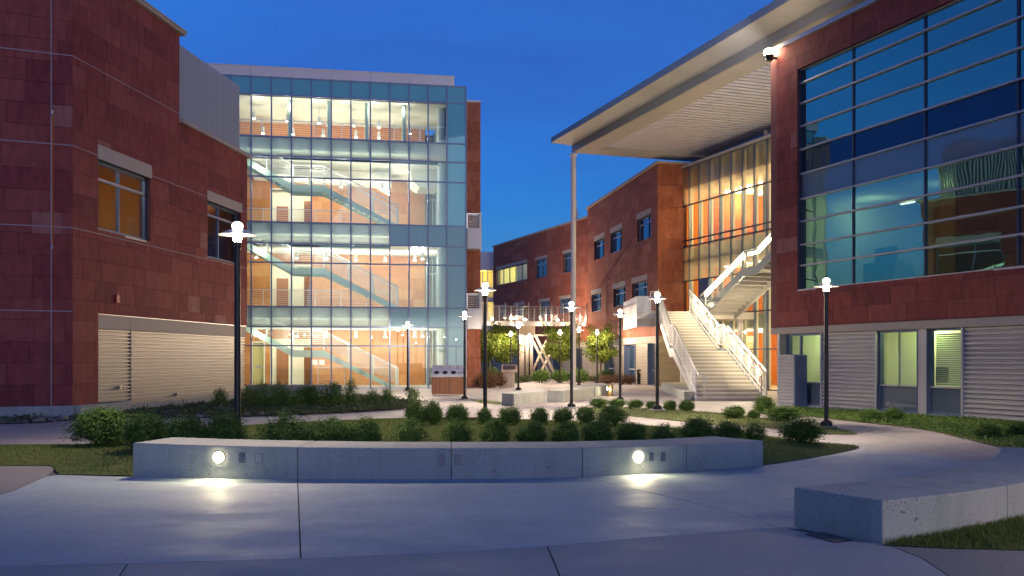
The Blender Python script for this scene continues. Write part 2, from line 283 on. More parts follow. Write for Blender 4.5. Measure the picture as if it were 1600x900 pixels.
M = dict(
 stone=stone_mat('red_sandstone', RED),
 stone2=stone_mat('warm_sandstone', [(0, (.36, .12, .07)), (.3, (.40, .14, .085)), (.6, (.34, .11, .065)), (.85, (.42, .16, .10))]),
 inbrick=stone_mat('interior_terracotta', [(0, (.50, .22, .09)), (.3, (.54, .25, .11)), (.6, (.46, .19, .08)), (.85, (.56, .28, .13))], .35),
 orange=stone_mat('hall_terracotta', [(0, (.58, .19, .05)), (.3, (.64, .22, .06)), (.6, (.52, .165, .045)), (.85, (.66, .25, .075))], .3),
 bedc=mat('slab_bedding', (.08, .08, .085), .95),
 grout=mat('grout', (.25, .10, .085), .9),
 joint=mat('sealant', (.42, .36, .38), .7),
 conc=mat('cast_concrete', (.50, .52, .48), .8, noise=[(1.0, .7, (.36, .38, .36)), (4, .5, (.56, .56, .52)), (18, .4, (.36, .37, .35)), (60, .35, (.24, .25, .24))], bump=.6, bscale=45, streak=.6, pits=.95),
 trim=mat('precast_trim', (.50, .43, .36), .7, noise=[(4, .3, (.40, .34, .29))], bump=.15),
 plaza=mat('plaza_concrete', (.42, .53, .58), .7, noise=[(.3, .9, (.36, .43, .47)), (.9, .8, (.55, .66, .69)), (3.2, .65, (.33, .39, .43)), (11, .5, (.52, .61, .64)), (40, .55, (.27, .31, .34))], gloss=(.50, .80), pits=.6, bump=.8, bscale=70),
 band=mat('band_concrete', (.43, .46, .49), .8, noise=[(.6, .7, (.34, .37, .40)), (4, .5, (.50, .51, .53)), (18, .4, (.28, .28, .29)), (120, .5, (.18, .18, .18))], gloss=(.62, .9), bump=.4, bscale=120),
 aggr=mat('exposed_aggregate', (.34, .34, .35), .85, noise=[(60, .9, (.45, .41, .38)), (150, .8, (.07, .065, .06))], bump=1, bscale=110),
 court=mat('court_concrete', (.52, .47, .45), .62, noise=[(.25, .7, (.30, .27, .27)), (1.2, .5, (.56, .51, .49)), (6, .45, (.40, .36, .35)), (30, .3, (.27, .24, .22))], gloss=(.45, .8), bump=.12, bscale=60),
 soil=mat('mulch', (.07, .05, .04), .95, noise=[(8, .6, (.12, .09, .07))], bump=1, bscale=40),
 turf=mat('turf', (.13, .17, .04), .95, noise=[(1.5, .6, (.19, .19, .05)), (14, .6, (.08, .11, .03))], bump=1, bscale=90),
 cream=mat('cream_metal', (.47, .42, .36), .42, metal=.2, noise=[(1.5, .2, (.41, .37, .32))]),
 greymetal=mat('grey_metal', (.50, .50, .54), .42, metal=.35, noise=[(2, .25, (.43, .43, .46))]),
 fin=mat('screen_metal', (.52, .54, .56), .45, metal=.1),
 alu=mat('blue_aluminium', (.13, .18, .30), .4, metal=.4),
 alul=mat('light_aluminium', (.50, .52, .58), .35, metal=.5),
 darkalu=mat('dark_aluminium', (.055, .075, .13), .4, metal=.4),
 white=mat('white_paint', (.72, .72, .72), .45, noise=[(3, .15, (.62, .62, .63))]),
 panelw=mat('white_panel', (.62, .62, .66), .4, noise=[(1, .15, (.55, .55, .6))]),
 plaster=mat('plaster', (.80, .78, .70), .8),
 ceiling=mat('ceiling_white', (.82, .80, .73), .85),
 floor=mat('interior_floor', (.45, .43, .38), .35),
 green=mat('stringer_green', (.46, .60, .54), .5),
 slabg=mat('slab_edge', (.62, .76, .70), .5),
 steel=mat('stainless', (.60, .60, .58), .3, metal=.8),
 black=mat('black_paint', (.02, .018, .018), .35),
 soffit=mat('soffit_deck', (.62, .62, .74), .5, noise=None),
 beige=mat('beige_panel', (.43, .42, .40), .5, noise=[(1, .25, (.37, .36, .34))]),
 fascia=mat('fascia_metal', (.30, .31, .32), .4, metal=.4),
 wood=mat('slat_wood', (.30, .13, .06), .55, noise=[(6, .4, (.22, .09, .04))], vary=.2),
 step=mat('stair_concrete', (.72, .70, .64), .7, noise=[(3, .3, (.50, .46, .40))], bump=.1),
 nosing=mat('tread_edge', (.20, .18, .15), .6), riser=mat('riser_concrete', (.44, .39, .31), .8), lampgrey=mat('lamp_shade_metal', (.55, .55, .55), .35, metal=.4),
 plate=mat('cover_plate', (.20, .22, .26), .35, metal=.7),
 bark=mat('bark', (.12, .09, .06), .9, noise=[(10, .6, (.07, .05, .035))], bump=.8, bscale=40),
 bronze=mat('bronze', (.25, .17, .08), .4, metal=.7),
 redbox=mat('red_plastic', (.35, .01, .015), .4),
 blind=mat('blind', (.55, .62, .38), .7),
 glass=glass('clear_glass', (.88, .96, .92), refl=1.3, gcol=(.75, 1, 1)),
 gblue=glass('bluish_glass', (.50, .68, .78), refl=1.2, gcol=(.6, .9, 1)),
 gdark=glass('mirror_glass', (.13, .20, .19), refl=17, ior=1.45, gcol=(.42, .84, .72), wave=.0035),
 gdark2=glass('dark_band_mirror', refl=3.2, ior=1.45, gcol=(.5, .7, .95), wave=.02, solid=(.012, .02, .05)),  # dark band of the reflection put into the pane colour
 gdark3=glass('pale_band_mirror', refl=3.6, ior=1.45, gcol=(.62, .85, .95), wave=.02, solid=(.17, .23, .28)),  # paler reflected band below it, also put into the pane colour
 gwin=glass('dark_window_glass', refl=6, gcol=(.65, .85, 1), solid=(.02, .03, .04)),
 gbsp=glass('blue_spandrel', refl=1.2, gcol=(.6, .9, 1), solid=(.14, .42, .50)),
 gbsp2=glass('slate_spandrel', refl=.9, gcol=(.6, .9, 1), solid=(.15, .26, .32)),
 glow=glass('opaque_lower_glass', refl=1.6, gcol=(.8, .9, 1), solid=(.10, .13, .18)),
 gfro=frosted('frosted_green', (.78, .94, .86), .45, (.86, .97, .93)),
 ghall=frosted('fritted_hall_glass', (.50, .52, .44), .42, (.75, .78, .68)),
 gfrit=frosted('fritted_top_glass', (.70, .68, .58), .55, (.9, .88, .8)),
 bulb=emit('lamp_glow', (1, .86, .62), 14), ring=emit('lamp_lens', (1, .84, .6), 14),
 dl=emit('downlight_glow', (1, .93, .75), 40), strip=emit('led_strip', (1, .86, .55), 14), dimstrip=emit('rail_led', (1, .86, .55), 2.2), tube=emit('tube_glow', (1, .88, .6), 12),
 puck=emit('step_light', (1, .90, .62), 30), warmwin=emit('lit_blind', (1, .62, .12), 1.3), sign=emit('lit_panel', (.85, .9, .7), 1.2),
 shrub=leafmat('shrub_leaf', (.06, .13, .03), (.12, .22, .04), (.24, .36, .09)),
 shruby=leafmat('pale_leaf', (.06, .085, .04), (.09, .12, .05), (.14, .17, .08)),
 tree=leafmat('tree_leaf', (.08, .13, .02), (.13, .18, .025), (.20, .23, .04), .5),
 redleaf=leafmat('copper_leaf', (.12, .05, .03), (.16, .08, .05), (.20, .13, .08), .6),
 blade=leafmat('grass_blade', (.08, .14, .03), (.13, .18, .04), (.20, .24, .06), .6),
 rock=mat('rock', (.20, .17, .16), .9, noise=[(8, .5, (.12, .10, .09))], bump=.5, vary=.3),
)
UNIT = None
def unit_tile(m):
    global UNIT
    if UNIT is None: UNIT = {}
    if m.name not in UNIT:
        b = MB(); e = .004
        b.raw([(-.5, 0, -.5), (.5, 0, -.5), (.5, 0, .5), (-.5, 0, .5), (-.5+e, 1, -.5+e), (.5-e, 1, -.5+e), (.5-e, 1, .5-e), (-.5+e, 1, .5-e)],
              [(0, 1, 2, 3), (4, 5, 6, 7), (0, 4, 5, 1), (1, 5, 6, 2), (2, 6, 7, 3), (3, 7, 4, 0)])
        me = bpy.data.meshes.new('stone_tile'); me.from_pydata(b.v, [], b.f); me.materials.append(m)
        bm = bmesh.new(); bm.from_mesh(me); bmesh.ops.recalc_face_normals(bm, faces=bm.faces); bm.to_mesh(me); bm.free(); UNIT[m.name] = me
    return UNIT[m.name]
def tiles(parent, F, s0, s1, z0, z1, holes, m, h=.5, lmin=.7, lmax=1.5, d0=0, budget=300, gap=.004, name='stone_tile'):
    """stone cladding: courses of unequal stones; the largest `budget` as parts, the others as one piece"""
    rects = []; n = max(1, round((z1-z0)/h)); hh = (z1-z0)/n
    for k in range(n):
        a = s0-random.random()*lmax*.7
        while a < s1:
            l = random.uniform(lmin, lmax); r = (max(a, s0), min(a+l, s1), z0+k*hh, z0+(k+1)*hh); a += l
            if r[1]-r[0] < .02: continue
            rects += [q for q in carve([r], holes) if q[1]-q[0] > .03 and q[3]-q[2] > .03]
    rects.sort(key=lambda q: -(q[1]-q[0])*(q[3]-q[2])/(F.p(q[0], 0, 0)[1]+2)**2)
    fm = F.mat(); rest = MB()
    for i, (a, b, c, e) in enumerate(rects):
        dd = random.uniform(.029, .035)
        if i < budget:
            wmx = fm @ Matrix.Translation(((a+b)/2, d0, (c+e)/2)) @ Matrix.Diagonal((b-a-gap, dd, e-c-gap, 1))
            child(name, unit_tile(m), parent, wmx)
        else: rest.box(F, a+gap/2, b-gap/2, d0, d0+dd, c+gap/2, e-gap/2)
    if rest.v: rest.build(name, m, parent, kind='stuff')
    return len(rects)
def wall(parent, F, s0, s1, z0, z1, holes, m, thick=.3, name='wall'):
    b = MB()
    for r in carve([(s0, s1, z0, z1)], holes): b.box(F, r[0], r[1], -thick, 0, r[2], r[3])
    return b.build(name, m, parent)
def light(parent, world, energy, col=(1, .82, .58), r=.0, typ='POINT', size=1, spot=None, rot=None):
    l = bpy.data.lights.new('lamp_or_fill_light', typ); l.energy = energy; l.color = col
    if typ == 'AREA': l.size = size; l.shape = 'DISK'
    else: l.shadow_soft_size = r
    if spot: l.spot_size = spot; l.spot_blend = .6
    o = link(bpy.data.objects.new('lamp_or_fill_light', l)); m = Matrix.Translation(Vector(world))
    if rot is not None: m = m @ Vector(rot).to_track_quat('-Z', 'Y').to_matrix().to_4x4()
    if parent: o.parent = parent; o.matrix_basis = wm(parent).inverted() @ m
    else: o.matrix_basis = m
    return o
# ================================================================== GROUND
def shrink(pts, d):
    n = len(pts); A = sum(pts[i][0]*pts[(i+1) % n][1]-pts[(i+1) % n][0]*pts[i][1] for i in range(n)); sg = 1 if A > 0 else -1; out = []
    for i in range(n):
        a, b, c = Vector(pts[i-1]), Vector(pts[i]), Vector(pts[(i+1) % n]); u, v = (b-a).normalized(), (c-b).normalized()
        n1, n2 = Vector((-u.y, u.x))*sg, Vector((-v.y, v.x))*sg; m = (n1+n2).normalized(); k = d/max(.35, m.dot(n1)); out.append((b.x+m.x*k, b.y+m.y*k))
    return out
def poly_mesh(name, pts, z, m, kind='structure', depth=0, inset=0, parent=None, cut=None, zf=None, at=None):
    if inset: pts = shrink(pts, inset)
    bm = bmesh.new(); f = bm.faces.new([bm.verts.new((x, y, z)) for x, y in pts])
    if depth:
        r = bmesh.ops.extrude_face_region(bm, geom=list(bm.faces)); bmesh.ops.translate(bm, vec=(0, 0, -depth), verts=[q for q in r['geom'] if isinstance(q, bmesh.types.BMVert)])
    if cut:
        xs = [p[0] for p in pts]; ys = [p[1] for p in pts]
        for ax, lo, hi in ((0, min(xs), max(xs)), (1, min(ys), max(ys))):
            k = lo+cut
            while k < hi:
                co = (k, 0, 0) if ax == 0 else (0, k, 0); no = (1, 0, 0) if ax == 0 else (0, 1, 0)
                bmesh.ops.bisect_plane(bm, geom=list(bm.verts)+list(bm.edges)+list(bm.faces), plane_co=co, plane_no=no); k += cut
    if zf:
        for v in bm.verts: v.co.z = zf(v.co.x, v.co.y)+z
    bmesh.ops.recalc_face_normals(bm, faces=bm.faces)
    if not depth:
        for q in bm.faces:
            if q.normal.z < 0: q.normal_flip()
    me = bpy.data.meshes.new(name); bm.to_mesh(me); bm.free(); me.materials.append(m)
    if zf:
        for q in me.polygons: q.use_smooth = True
    o = link(bpy.data.objects.new(name, me)); o.parent = parent
    if kind: o['kind'] = kind
    return o
def smoothpoly(pts, n=5):                 # closed Catmull-Rom through the points flagged as curve
    out = []; L = len(pts)
    for i in range(L):
        p0, p1, p2, p3 = [np.array(pts[(i+k-1) % L][:2]) for k in range(4)]
        out.append(tuple(p1))
        if len(pts[i]) > 2:
            for t in [j/n for j in range(1, n)]:
                out.append(tuple(.5*((2*p1)+(-p0+p2)*t+(2*p0-5*p1+4*p2-p3)*t*t+(-p0+3*p1-3*p2+p3)*t**3)))
    return out
def inside(pts, x, y):
    c = np.zeros(x.shape, bool); n = len(pts)
    for i in range(n):
        x1, y1 = pts[i]; x2, y2 = pts[(i+1) % n]
        k = ((y1 > y) != (y2 > y)) & (x < (x2-x1)*(y-y1)/((y2-y1) or 1e-9)+x1); c ^= k
    return c
def edge_dist(pts, x, y):
    d = np.full(np.shape(x), 1e9); n = len(pts)
    for i in range(n):
        x1, y1 = pts[i]; x2, y2 = pts[(i+1) % n]; dx, dy = x2-x1, y2-y1; l2 = dx*dx+dy*dy+1e-12
        t = np.clip(((x-x1)*dx+(y-y1)*dy)/l2, 0, 1); d = np.minimum(d, np.hypot(x-x1-t*dx, y-y1-t*dy))
    return d
g0 = MB(); g0.raw([(-600, -60, -.05), (600, -60, -.05), (600, 1500, -.05), (-600, 1500, -.05)], [(0, 1, 2, 3)]); tag(g0.build('ground', M['court']), kind='structure')
# foreground plaza: separate concrete slabs with open joints
plaza = link(bpy.data.objects.new('plaza', None)); plaza['kind'] = 'structure'
bedd = poly_mesh('slab_bed', [(-14, 2), (14, 2), (14, 19), (-14, 19)], -.014, M['bedc'], kind=None, parent=plaza)
L1 = [(200, 880.5), (470, 873), (687, 864), (855, 853), (995, 841), (1215, 824)]
GP = lambda L: [G(*p) for p in L]
fgs = [
 [(-420, 762), (0, 773), (21, 767), (72, 744), (92, 742), (207, 745), (465, 747)] + [(470, 873), (200, 880.5), (-500, 895)],
 [(465, 747), (705, 747), (911, 745), (1016, 769.5), (1149, 801), (1215, 824), (995, 841), (855, 853), (687, 864), (470, 873)],
 [(911, 745), (1073, 735), (1193, 726), (1213, 732), (1359, 749), (1600, 775), (1800, 790), (1800, 830), (1215, 824), (1149, 801), (1016, 769.5)],
 [(1193, 726), (1284, 712), (1322, 705), (1347, 701), (1474, 713), (1533, 727), (1700, 742), (1800, 790), (1600, 775), (1359, 749), (1213, 732)],
]
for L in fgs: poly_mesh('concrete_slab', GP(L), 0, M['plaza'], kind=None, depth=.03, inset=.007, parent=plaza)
low = [
 [(-500, 895), (200, 880.5), (165, 930), (60, 1100), (-600, 1100)],
 [(200, 880.5), (470, 873), (687, 864), (855, 853), (885, 925), (960, 1100), (60, 1100), (165, 930)],
 [(855, 853), (995, 841), (1215, 824), (1385, 851), (1440, 872), (1490, 905), (1560, 1000), (1600, 1100), (960, 1100), (885, 925)],
]
for L in low: poly_mesh('concrete_slab', GP(L), 0, M['band'], kind=None, depth=.03, inset=.007, parent=plaza)
poly_mesh('aggregate_paving', GP([(1385, 851), (1800, 862), (1900, 1100), (1600, 1100), (1560, 1000), (1490, 905), (1440, 872)]), .002, M['aggr'], depth=.03, inset=.005)
poly_mesh('aggregate_paving', GP([(-500, 724), (92, 728.5), (72, 744), (21, 767), (0, 773), (-420, 762)]), .002, M['aggr'], depth=.03, inset=.005)
# far court, in big saw-cut slabs
court = link(bpy.data.objects.new('court', None)); court['kind'] = 'structure'
def court_slabs():
    me = {}; n = 0
    for j in range(12):
        y0 = 14.6+j*4.6+max(0, j-8)*2
        y1 = 14.6+(j+1)*4.6+max(0, j-7)*2
        for i in range(-8, 8):
            x0, x1 = i*4.2+(j % 2)*0-.6, (i+1)*4.2-.6
            if x0/y1 > .72 or x1/y1 < -.72: continue
            b = MB(); g = .007; z = -.004; b.prism([(x0+g, y0+g), (x1-g, y0+g), (x1-g, y1-g), (x0+g, y1-g)], -.03, z); b.build('court_slab', M['court'], court); n += 1
court_slabs()
poly_mesh('walk', [(-60, 84), (60, 84), (60, 140), (-60, 140)], -.006, M['court'])
poly_mesh('court_bed', [(-60, 14.55), (60, 14.55), (60, 84.1), (-60, 84.1)], -.02, M['joint'])

# ------------------------------------------------------------------ lawns and beds
LAWN = {}
def lawn(key, pxs, h, dens, blade, mat_=None, edge=1.2, zoff=.012):
    pts = [G(*p[:2]) + tuple(p[2:]) for p in pxs]; pts = smoothpoly(pts)
    def zf(x, y):
        x = np.asarray(x, float); y = np.asarray(y, float)
        t = np.clip(edge_dist(pts, x, y)/edge, 0, 1); r = h*t*t*(3-2*t); return float(r) if r.ndim == 0 else r
    o = poly_mesh('lawn', pts, zoff, mat_ or M['turf'], cut=.35 if h else 1.0, zf=zf); LAWN[key] = (pts, zf, zoff)
    grass_on(pts, zf, zoff, dens, blade); return o
def grass_on(pts, zf, zoff, dens, blade):
    if not dens: return
    xs = [p[0] for p in pts]; ys = [p[1] for p in pts]; A = (max(xs)-min(xs))*(max(ys)-min(ys)); n = int(A*dens)
    x = rng.uniform(min(xs), max(xs), n); y = rng.uniform(min(ys), max(ys), n); k = inside(pts, x, y) & (np.abs(x/np.maximum(y, .1)) < .60) & (y > 5)
    x, y = x[k], y[k]; z = zf(x, y)+zoff; n = len(x); a = rng.uniform(0, 6.28, n); l = blade*rng.uniform(.5, 1.25, n); wd = blade*.10
    lean = rng.uniform(.1, .7, n)*l; b = rng.uniform(0, 6.28, n)
    V = np.empty((n, 3, 3)); V[:, 0] = np.c_[x-np.cos(a)*wd, y-np.sin(a)*wd, z-.005]; V[:, 1] = np.c_[x+np.cos(a)*wd, y+np.sin(a)*wd, z-.005]
    V[:, 2] = np.c_[x+np.cos(b)*lean, y+np.sin(b)*lean, z+l]
    me = bpy.data.meshes.new('grass'); me.from_pydata(V.reshape(-1, 3).tolist(), [], np.arange(n*3).reshape(-1, 3).tolist()); me.materials.append(M['blade'])
    o = link(bpy.data.objects.new('grass', me)); tag(o, 'short mown grass blades covering the lawn', 'grass', 'grass of the lawns', 'stuff')
lawn('near', [(-300, 694), (0, 697), (130, 696, 1), (240, 679, 1), (400, 665, 1), (600, 656.5, 1), (740, 655, 1), (860, 659, 1), (981, 664, 1), (1058, 670, 1), (1160, 678), (1210, 684), (1284, 693), (1325, 696, 1), (1342, 699, 1), (1322, 705.6, 1), (1284, 713, 1), (1193, 727), (1180, 722), (910, 738), (700, 741), (465, 741), (208, 737), (207, 744), (92, 742), (80, 728.5), (-300, 727)], .10, 1500, .036, edge=1.6)
lawn('mid', [(905, 638.5), (955, 637), (1030, 641), (1128, 647), (1200, 655, 1), (1290, 667, 1), (1340, 678, 1), (1280, 677, 1), (1205, 669), (1128, 665), (1051, 657), (981, 650), (920, 646, 1)], .08, 260, .05, edge=1.0)
lawn('far', [(735, 624.5), (780, 628), (795, 632.5), (750, 630)], .0, 120, .05)
lawn('right', [(1240, 643), (1262, 651), (1347, 660, 1), (1440, 671, 1), (1502, 684, 1), (1558, 698, 1), (1640, 712), (1900, 760), (1900, 684), (1600, 664), (1247, 639.5)], .06, 420, .06, edge=.8)
lawn('fore', [(1378, 853), (1480, 829), (1577, 806), (1650, 790), (1900, 800), (1900, 868), (1600, 861), (1480, 858)], .05, 3500, .05, edge=.5)
def mulch(pxs, name='planting_bed'):
    pts = smoothpoly([G(*p[:2])+tuple(p[2:]) for p in pxs]); return pts, poly_mesh(name, pts, .02, M['soil'])
BEDL, _ = mulch([(-200, 668), (60, 661), (120, 656), (330, 653, 1), (480, 648, 1), (600, 641.5, 1), (655, 635, 1), (640, 628, 1), (560, 621), (400, 624), (250, 632), (190, 640), (100, 652), (-200, 654)])
BEDC, _ = mulch([(752, 607), (790, 602), (860, 592), (990, 600), (985, 596.5), (830, 583), (752, 588)])

# ================================================================== LEFT BUILDING
C0 = (-11.8, 27.0)
LM = Fr(*C0, .118, 1); LF = Fr(*C0, 1, .45)
lb = thing('sandstone_building', (C0[0], C0[1], 0), 'dark red sandstone building with roof screen and tan ribbed wall, left edge of photo', 'building')
ZT, ZP, ZB = 12.35, 9.42, 2.86
sT = LM.S(279); sE = LM.S(385)
L_s = LM.S(152)
winA = (LM.S(152), LM.S(235), 5.32, 7.56); winB = (LM.S(323), LM.S(375), 5.28, 7.25)
# window sizes from their pixels
def zat(F, px, py, d=0):
    p = F.p(F.S(px, d), d, 0); return EYE+(HOR-py)/FPX*p[1]
winA = (LM.S(152), LM.S(234), zat(LM, 152, 358), zat(LM, 152, 248)); winB = (LM.S(323), LM.S(376), zat(LM, 323, 402), zat(LM, 323, 313))
lou = (L_s, sE-.0, .3, ZB)
holes = [(winA[0], winA[1], winA[2], winA[3]+.40), (winB[0], winB[1], winB[2], winB[3]+.38), lou]
wall(lb, LM, 0, sT, .3, ZT, holes, M['grout'], .35); wall(lb, LM, sT, sE, .3, ZP, holes, M['grout'], .35)
wall(lb, LF, -9, 0, .3, ZT, [], M['grout'], .35)
tiles(lb, LM, 0, sT, .33, ZT, holes, M['stone'], h=.56, lmin=.8, lmax=1.7, budget=105); tiles(lb, LM, sT, sE, .33, ZP, holes, M['stone'], h=.56, lmin=.8, lmax=1.7, budget=85)
tiles(lb, LF, -6, .03, .33, ZT, [], M['stone'], h=.56, lmin=.7, lmax=1.5, budget=100)
b = MB()
for z in (2.86, 5.1, 7.3, 9.7): b.box(LF, -6, .03, .03, .046, z-.012, z+.012)
for z in (5.1, 7.3, 9.7):
    for r in carve([(0, sT if z > ZP else sE, z-.01, z+.01)], holes): b.box(LM, r[0], r[1], .03, .044, r[2], r[3])
b.box(LF, LF.S(80)-.012, LF.S(80)+.012, .03, .048, .33, ZT)
b.build('control_joint', M['joint'], lb)
# coping
b = MB(); b.box(LM, -.1, sT+.25, -.4, .16, ZT, ZT+.10); b.box(LM, -.1, sT+.25, -.4, .20, ZT+.10, ZT+.14); b.box(LF, -9, .1, -.4, .16, ZT+.003, ZT+.13); b.build('coping', M['trim'], lb)
b = MB(); b.box(LM, sT-.02, sE+.22, -.6, .16, ZP, ZP+.12); b.build('coping', M['trim'], lb)
b = MB(); b.box(LM, sT-.35, sT, -6, -.001, ZP, ZT); b.box(LM, sE-.3, sE, -14, -.36, .3, ZP); b.box(LM, -.0, sE, -14, -.36, ZP-.35, ZP-.05); b.box(LM, 0, sT, -14, -.36, ZT-.35, ZT-.05); b.box(LM, sE-.3, sE, -14, -.36, ZP, ZP+.12); b.build('end_wall', M['stone'], lb)
# roof screen of upright fins
sc = part('roof_screen', lb)
f0, f1, zs0, zs1 = sT+.02, LM.S(371, -.1), ZP+.12, ZP+2.62
b = MB(); b.box(LM, f0, f1, -.25, -.20, zs0, zs1-.25); b.build('screen_backing', M['fin'], sc)
b = MB(); b.box(LM, f1-.05, f1, -3, -.25, zs0, zs1-.1); b.build('screen_return', M['fin'], sc)
n = 34; b0 = MB(); b0.box(LM, f0, f0+.05, -.2, -.02, zs0, zs1)
fm = b0.build('fin', M['fin'], sc); 
for k in range(1, n):
    c = link(fm.copy()); c.parent = sc; dv = LM.u; t = (f1-f0-.05)*k/(n-1); inv = wm(sc).inverted().to_3x3(); c.location = inv @ Vector((dv[0]*t, dv[1]*t, 0))
def framed_window(parent, F, a, bb, z0, z1, rec=.14, mull=(), trans=(), head=0, fm=M['alu'], gm=M['gwin'], fw=.06, room=None, headm=M['trim'], inner=None):
    w_ = MB()
    w_.box(F, a, bb, -rec, -rec+.08, z0, z0+fw); w_.box(F, a, bb, -rec, -rec+.08, z1-fw, z1)
    xs = [a, a+fw]; 
    w_.box(F, a, a+fw, -rec, -rec+.08, z0+fw, z1-fw); w_.box(F, bb-fw, bb, -rec, -rec+.08, z0+fw, z1-fw)
    for m_ in mull: w_.box(F, m_-fw/2, m_+fw/2, -rec, -rec+.083, z0+fw, z1-fw)
    wo = w_.build('window', fm, parent)
    if trans:
        tb = MB()
        for t_ in trans: tb.box(F, a+fw, bb-fw, -rec+.002, -rec+.086, t_-fw*.4, t_+fw*.4)
        tb.build('transom', M['alul'], wo)
    s_ = MB(); s_.box(F, a-.01, bb+.01, -rec, .03, z0-.05, z0); s_.build('sill', M['alul'], wo)
    rv = MB()   # reveals
    rv.box(F, a-.02, a, -rec-.1, -.002, z0, z1); rv.box(F, bb, bb+.02, -rec-.1, -.002, z0, z1); rv.box(F, a, bb, -rec-.1, -.002, z1, z1+.02); rv.build('reveal', fm, wo)
    if head:
        hb = MB(); hb.box(F, a-.04, bb+.04, -.1, .05, z1, z1+head); hb.build('lintel', headm, wo)
    ed = [a]+list(mull)+[bb]; zt = [z0]+list(trans)+[z1]
    for i in range(len(ed)-1):
        for j in range(len(zt)-1):
            p = MB(); d = -rec+.03; p.quad(F.p(ed[i]+.02, d, zt[j]+.02), F.p(ed[i+1]-.02, d, zt[j]+.02), F.p(ed[i+1]-.02, d, zt[j+1]-.02), F.p(ed[i]+.02, d, zt[j+1]-.02))
            p.build('pane', gm[j] if isinstance(gm, (list, tuple)) else gm, wo)
    return wo
mA = LM.S(192); framed_window(lb, LM, *winA, rec=.2, mull=(mA,), trans=(winA[3]-.52,), head=.40, gm=M['gblue'], fw=.09)
mB_ = LM.S(346); framed_window(lb, LM, *winB, rec=.2, mull=(mB_,), trans=(winB[3]-.45,), head=.36, gm=M['gblue'], fw=.09)
# the rooms behind
def room(parent, F, a, bb, d0, d1, z0, z1, wm_, cm, fl, name='room', back=None):
    b = MB(); b.box(F, a, bb, d0-.1, d0, z0, z1); b.build(name+'_back_wall', back or wm_, parent)
    b = MB(); b.box(F, a-.1, a, d0, d1, z0, z1); b.box(F, bb, bb+.1, d0, d1, z0, z1); b.build(name+'_side_wall', wm_, parent)
    b = MB(); b.box(F, a-.1, bb+.1, d0-.1, d1, z1, z1+.1); b.build(name+'_ceiling', cm, parent)
    b = MB(); b.box(F, a-.1, bb+.1, d0-.1, d1, z0-.1, z0); b.build(name+'_floor', fl, parent)
room(lb, LM, winA[0]-1.5, winA[1]+1.5, -4.0, -.36, 4.6, 8.1, M['orange'], M['ceiling'], M['floor'])
b = MB(); b.box(LM, winA[0]+1.2, winA[0]+3.4, -3.9, -2.6, 4.6, 6.2); b.build('partition', M['wood'], lb)
b = MB(); b.box(LM, winA[0]-.6, winA[0]+1.6, -2.4, -1.9, 7.85, 7.93); b.build('ceiling_lamp', M['tube'], lb)
room(lb, LM, winB[0]-.5, winB[1]+.5, -3.0, -.36, 4.6, 8.1, M['orange'], M['ceiling'], M['floor'])
light(lb, LM.p(winB[1], -1.5, 7.6), 5, (1, .6, .25))
# tan precast head and ribbed metal wall
b = MB()
edges = [L_s, LM.S(205), LM.S(292), LM.S(354), sE+.01]
for i in range(4):
    q = MB(); q.box(LM, edges[i]+.006, edges[i+1]-.006, -.30, -.02, ZB-.42, ZB-.02); q.build('precast_panel', M['trim'], lb)
b.box(LM, L_s, sE+.01, -.3, .0, ZB-.02, ZB+.03); b.build('drip_trim', M['alul'], lb)
def ribbed(parent, F, a, bb, z0, z1, m, pitch=.11, depth=.05, d=-.12, name='ribbed_panel'):
    n = max(2, round((z1-z0)/pitch)); h = (z1-z0)/n; V = []; Fs = []
    prof = []
    for k in range(n):
        z = z0+k*h; prof += [(d, z), (d, z+.30*h), (d+depth, z+.42*h), (d+depth, z+.86*h)]
    prof.append((d, z1)); b = MB(); v = []
    for dd, z in prof: v += [F.p(a, dd, z), F.p(bb, dd, z)]
    f = [(2*i, 2*i+1, 2*i+3, 2*i+2) for i in range(len(prof)-1)]
    b.raw(v, f); b.box(F, a, bb, d-.06, d-.03, z0, z1); return b.build(name, m, parent)
sm = LM.S(209)
ribbed(lb, LM, L_s+.02, sm-.05, .35, ZB-.42, M['cream']); ribbed(lb, LM, sm+.02, sE, .35, ZB-.42, M['cream'])
b = MB(); b.box(LM, sm-.05, sm-.02, -.13, -.05, .35, ZB-.42); b.build('corner_trim', M['cream'], lb)
b = MB(); b.box(LM, sm-.10, sm-.05, -.16, -.115, .35, ZB-.42)
for k in range(21): b.box(LM, sm-.10, sm-.05, -.115, -.075, .38+k*.096, .42+k*.096)
b.build('slot_closure', M['black'], lb)
ribbed(lb, LM, LM.S(191), sE, .22, .34, M['cream'], d=-.08)
b = MB(); b.box(LF, -9, .05, .03, .30, 0, .34); b.box(LM, -.05, LM.S(190), .032, .30, 0, .337); b.build('plinth', M['conc'], lb, bevel=.015)
b = MB(); b.box(LM, LM.S(190), sE+.1, -.1, .12, 0, .22); b.build('footing', M['conc'], lb, bevel=.01)
# wall fittings
for px, py in ((190, 604), (279, 615)):
    s_ = LM.S(px); z_ = zat(LM, px, py); b = MB(); b.box(LM, s_-.10, s_+.10, -.07, .0, z_-.07, z_+.03); b.bar(LM.p(s_-.1, .03, z_-.02), LM.p(s_-.1, -.05, z_-.02), .04); b.bar(LM.p(s_+.1, .03, z_-.02), LM.p(s_+.1, -.05, z_-.02), .04)
    b.build('hose_bibb', M['steel'], lb)
s_ = LM.S(180); z_ = zat(LM, 180, 467); b = MB(); b.box(LM, s_-.10, s_+.10, .03, .10, z_-.12, z_+.12); ab = b.build('alarm_sounder', M['redbox'], lb, bevel=.01)

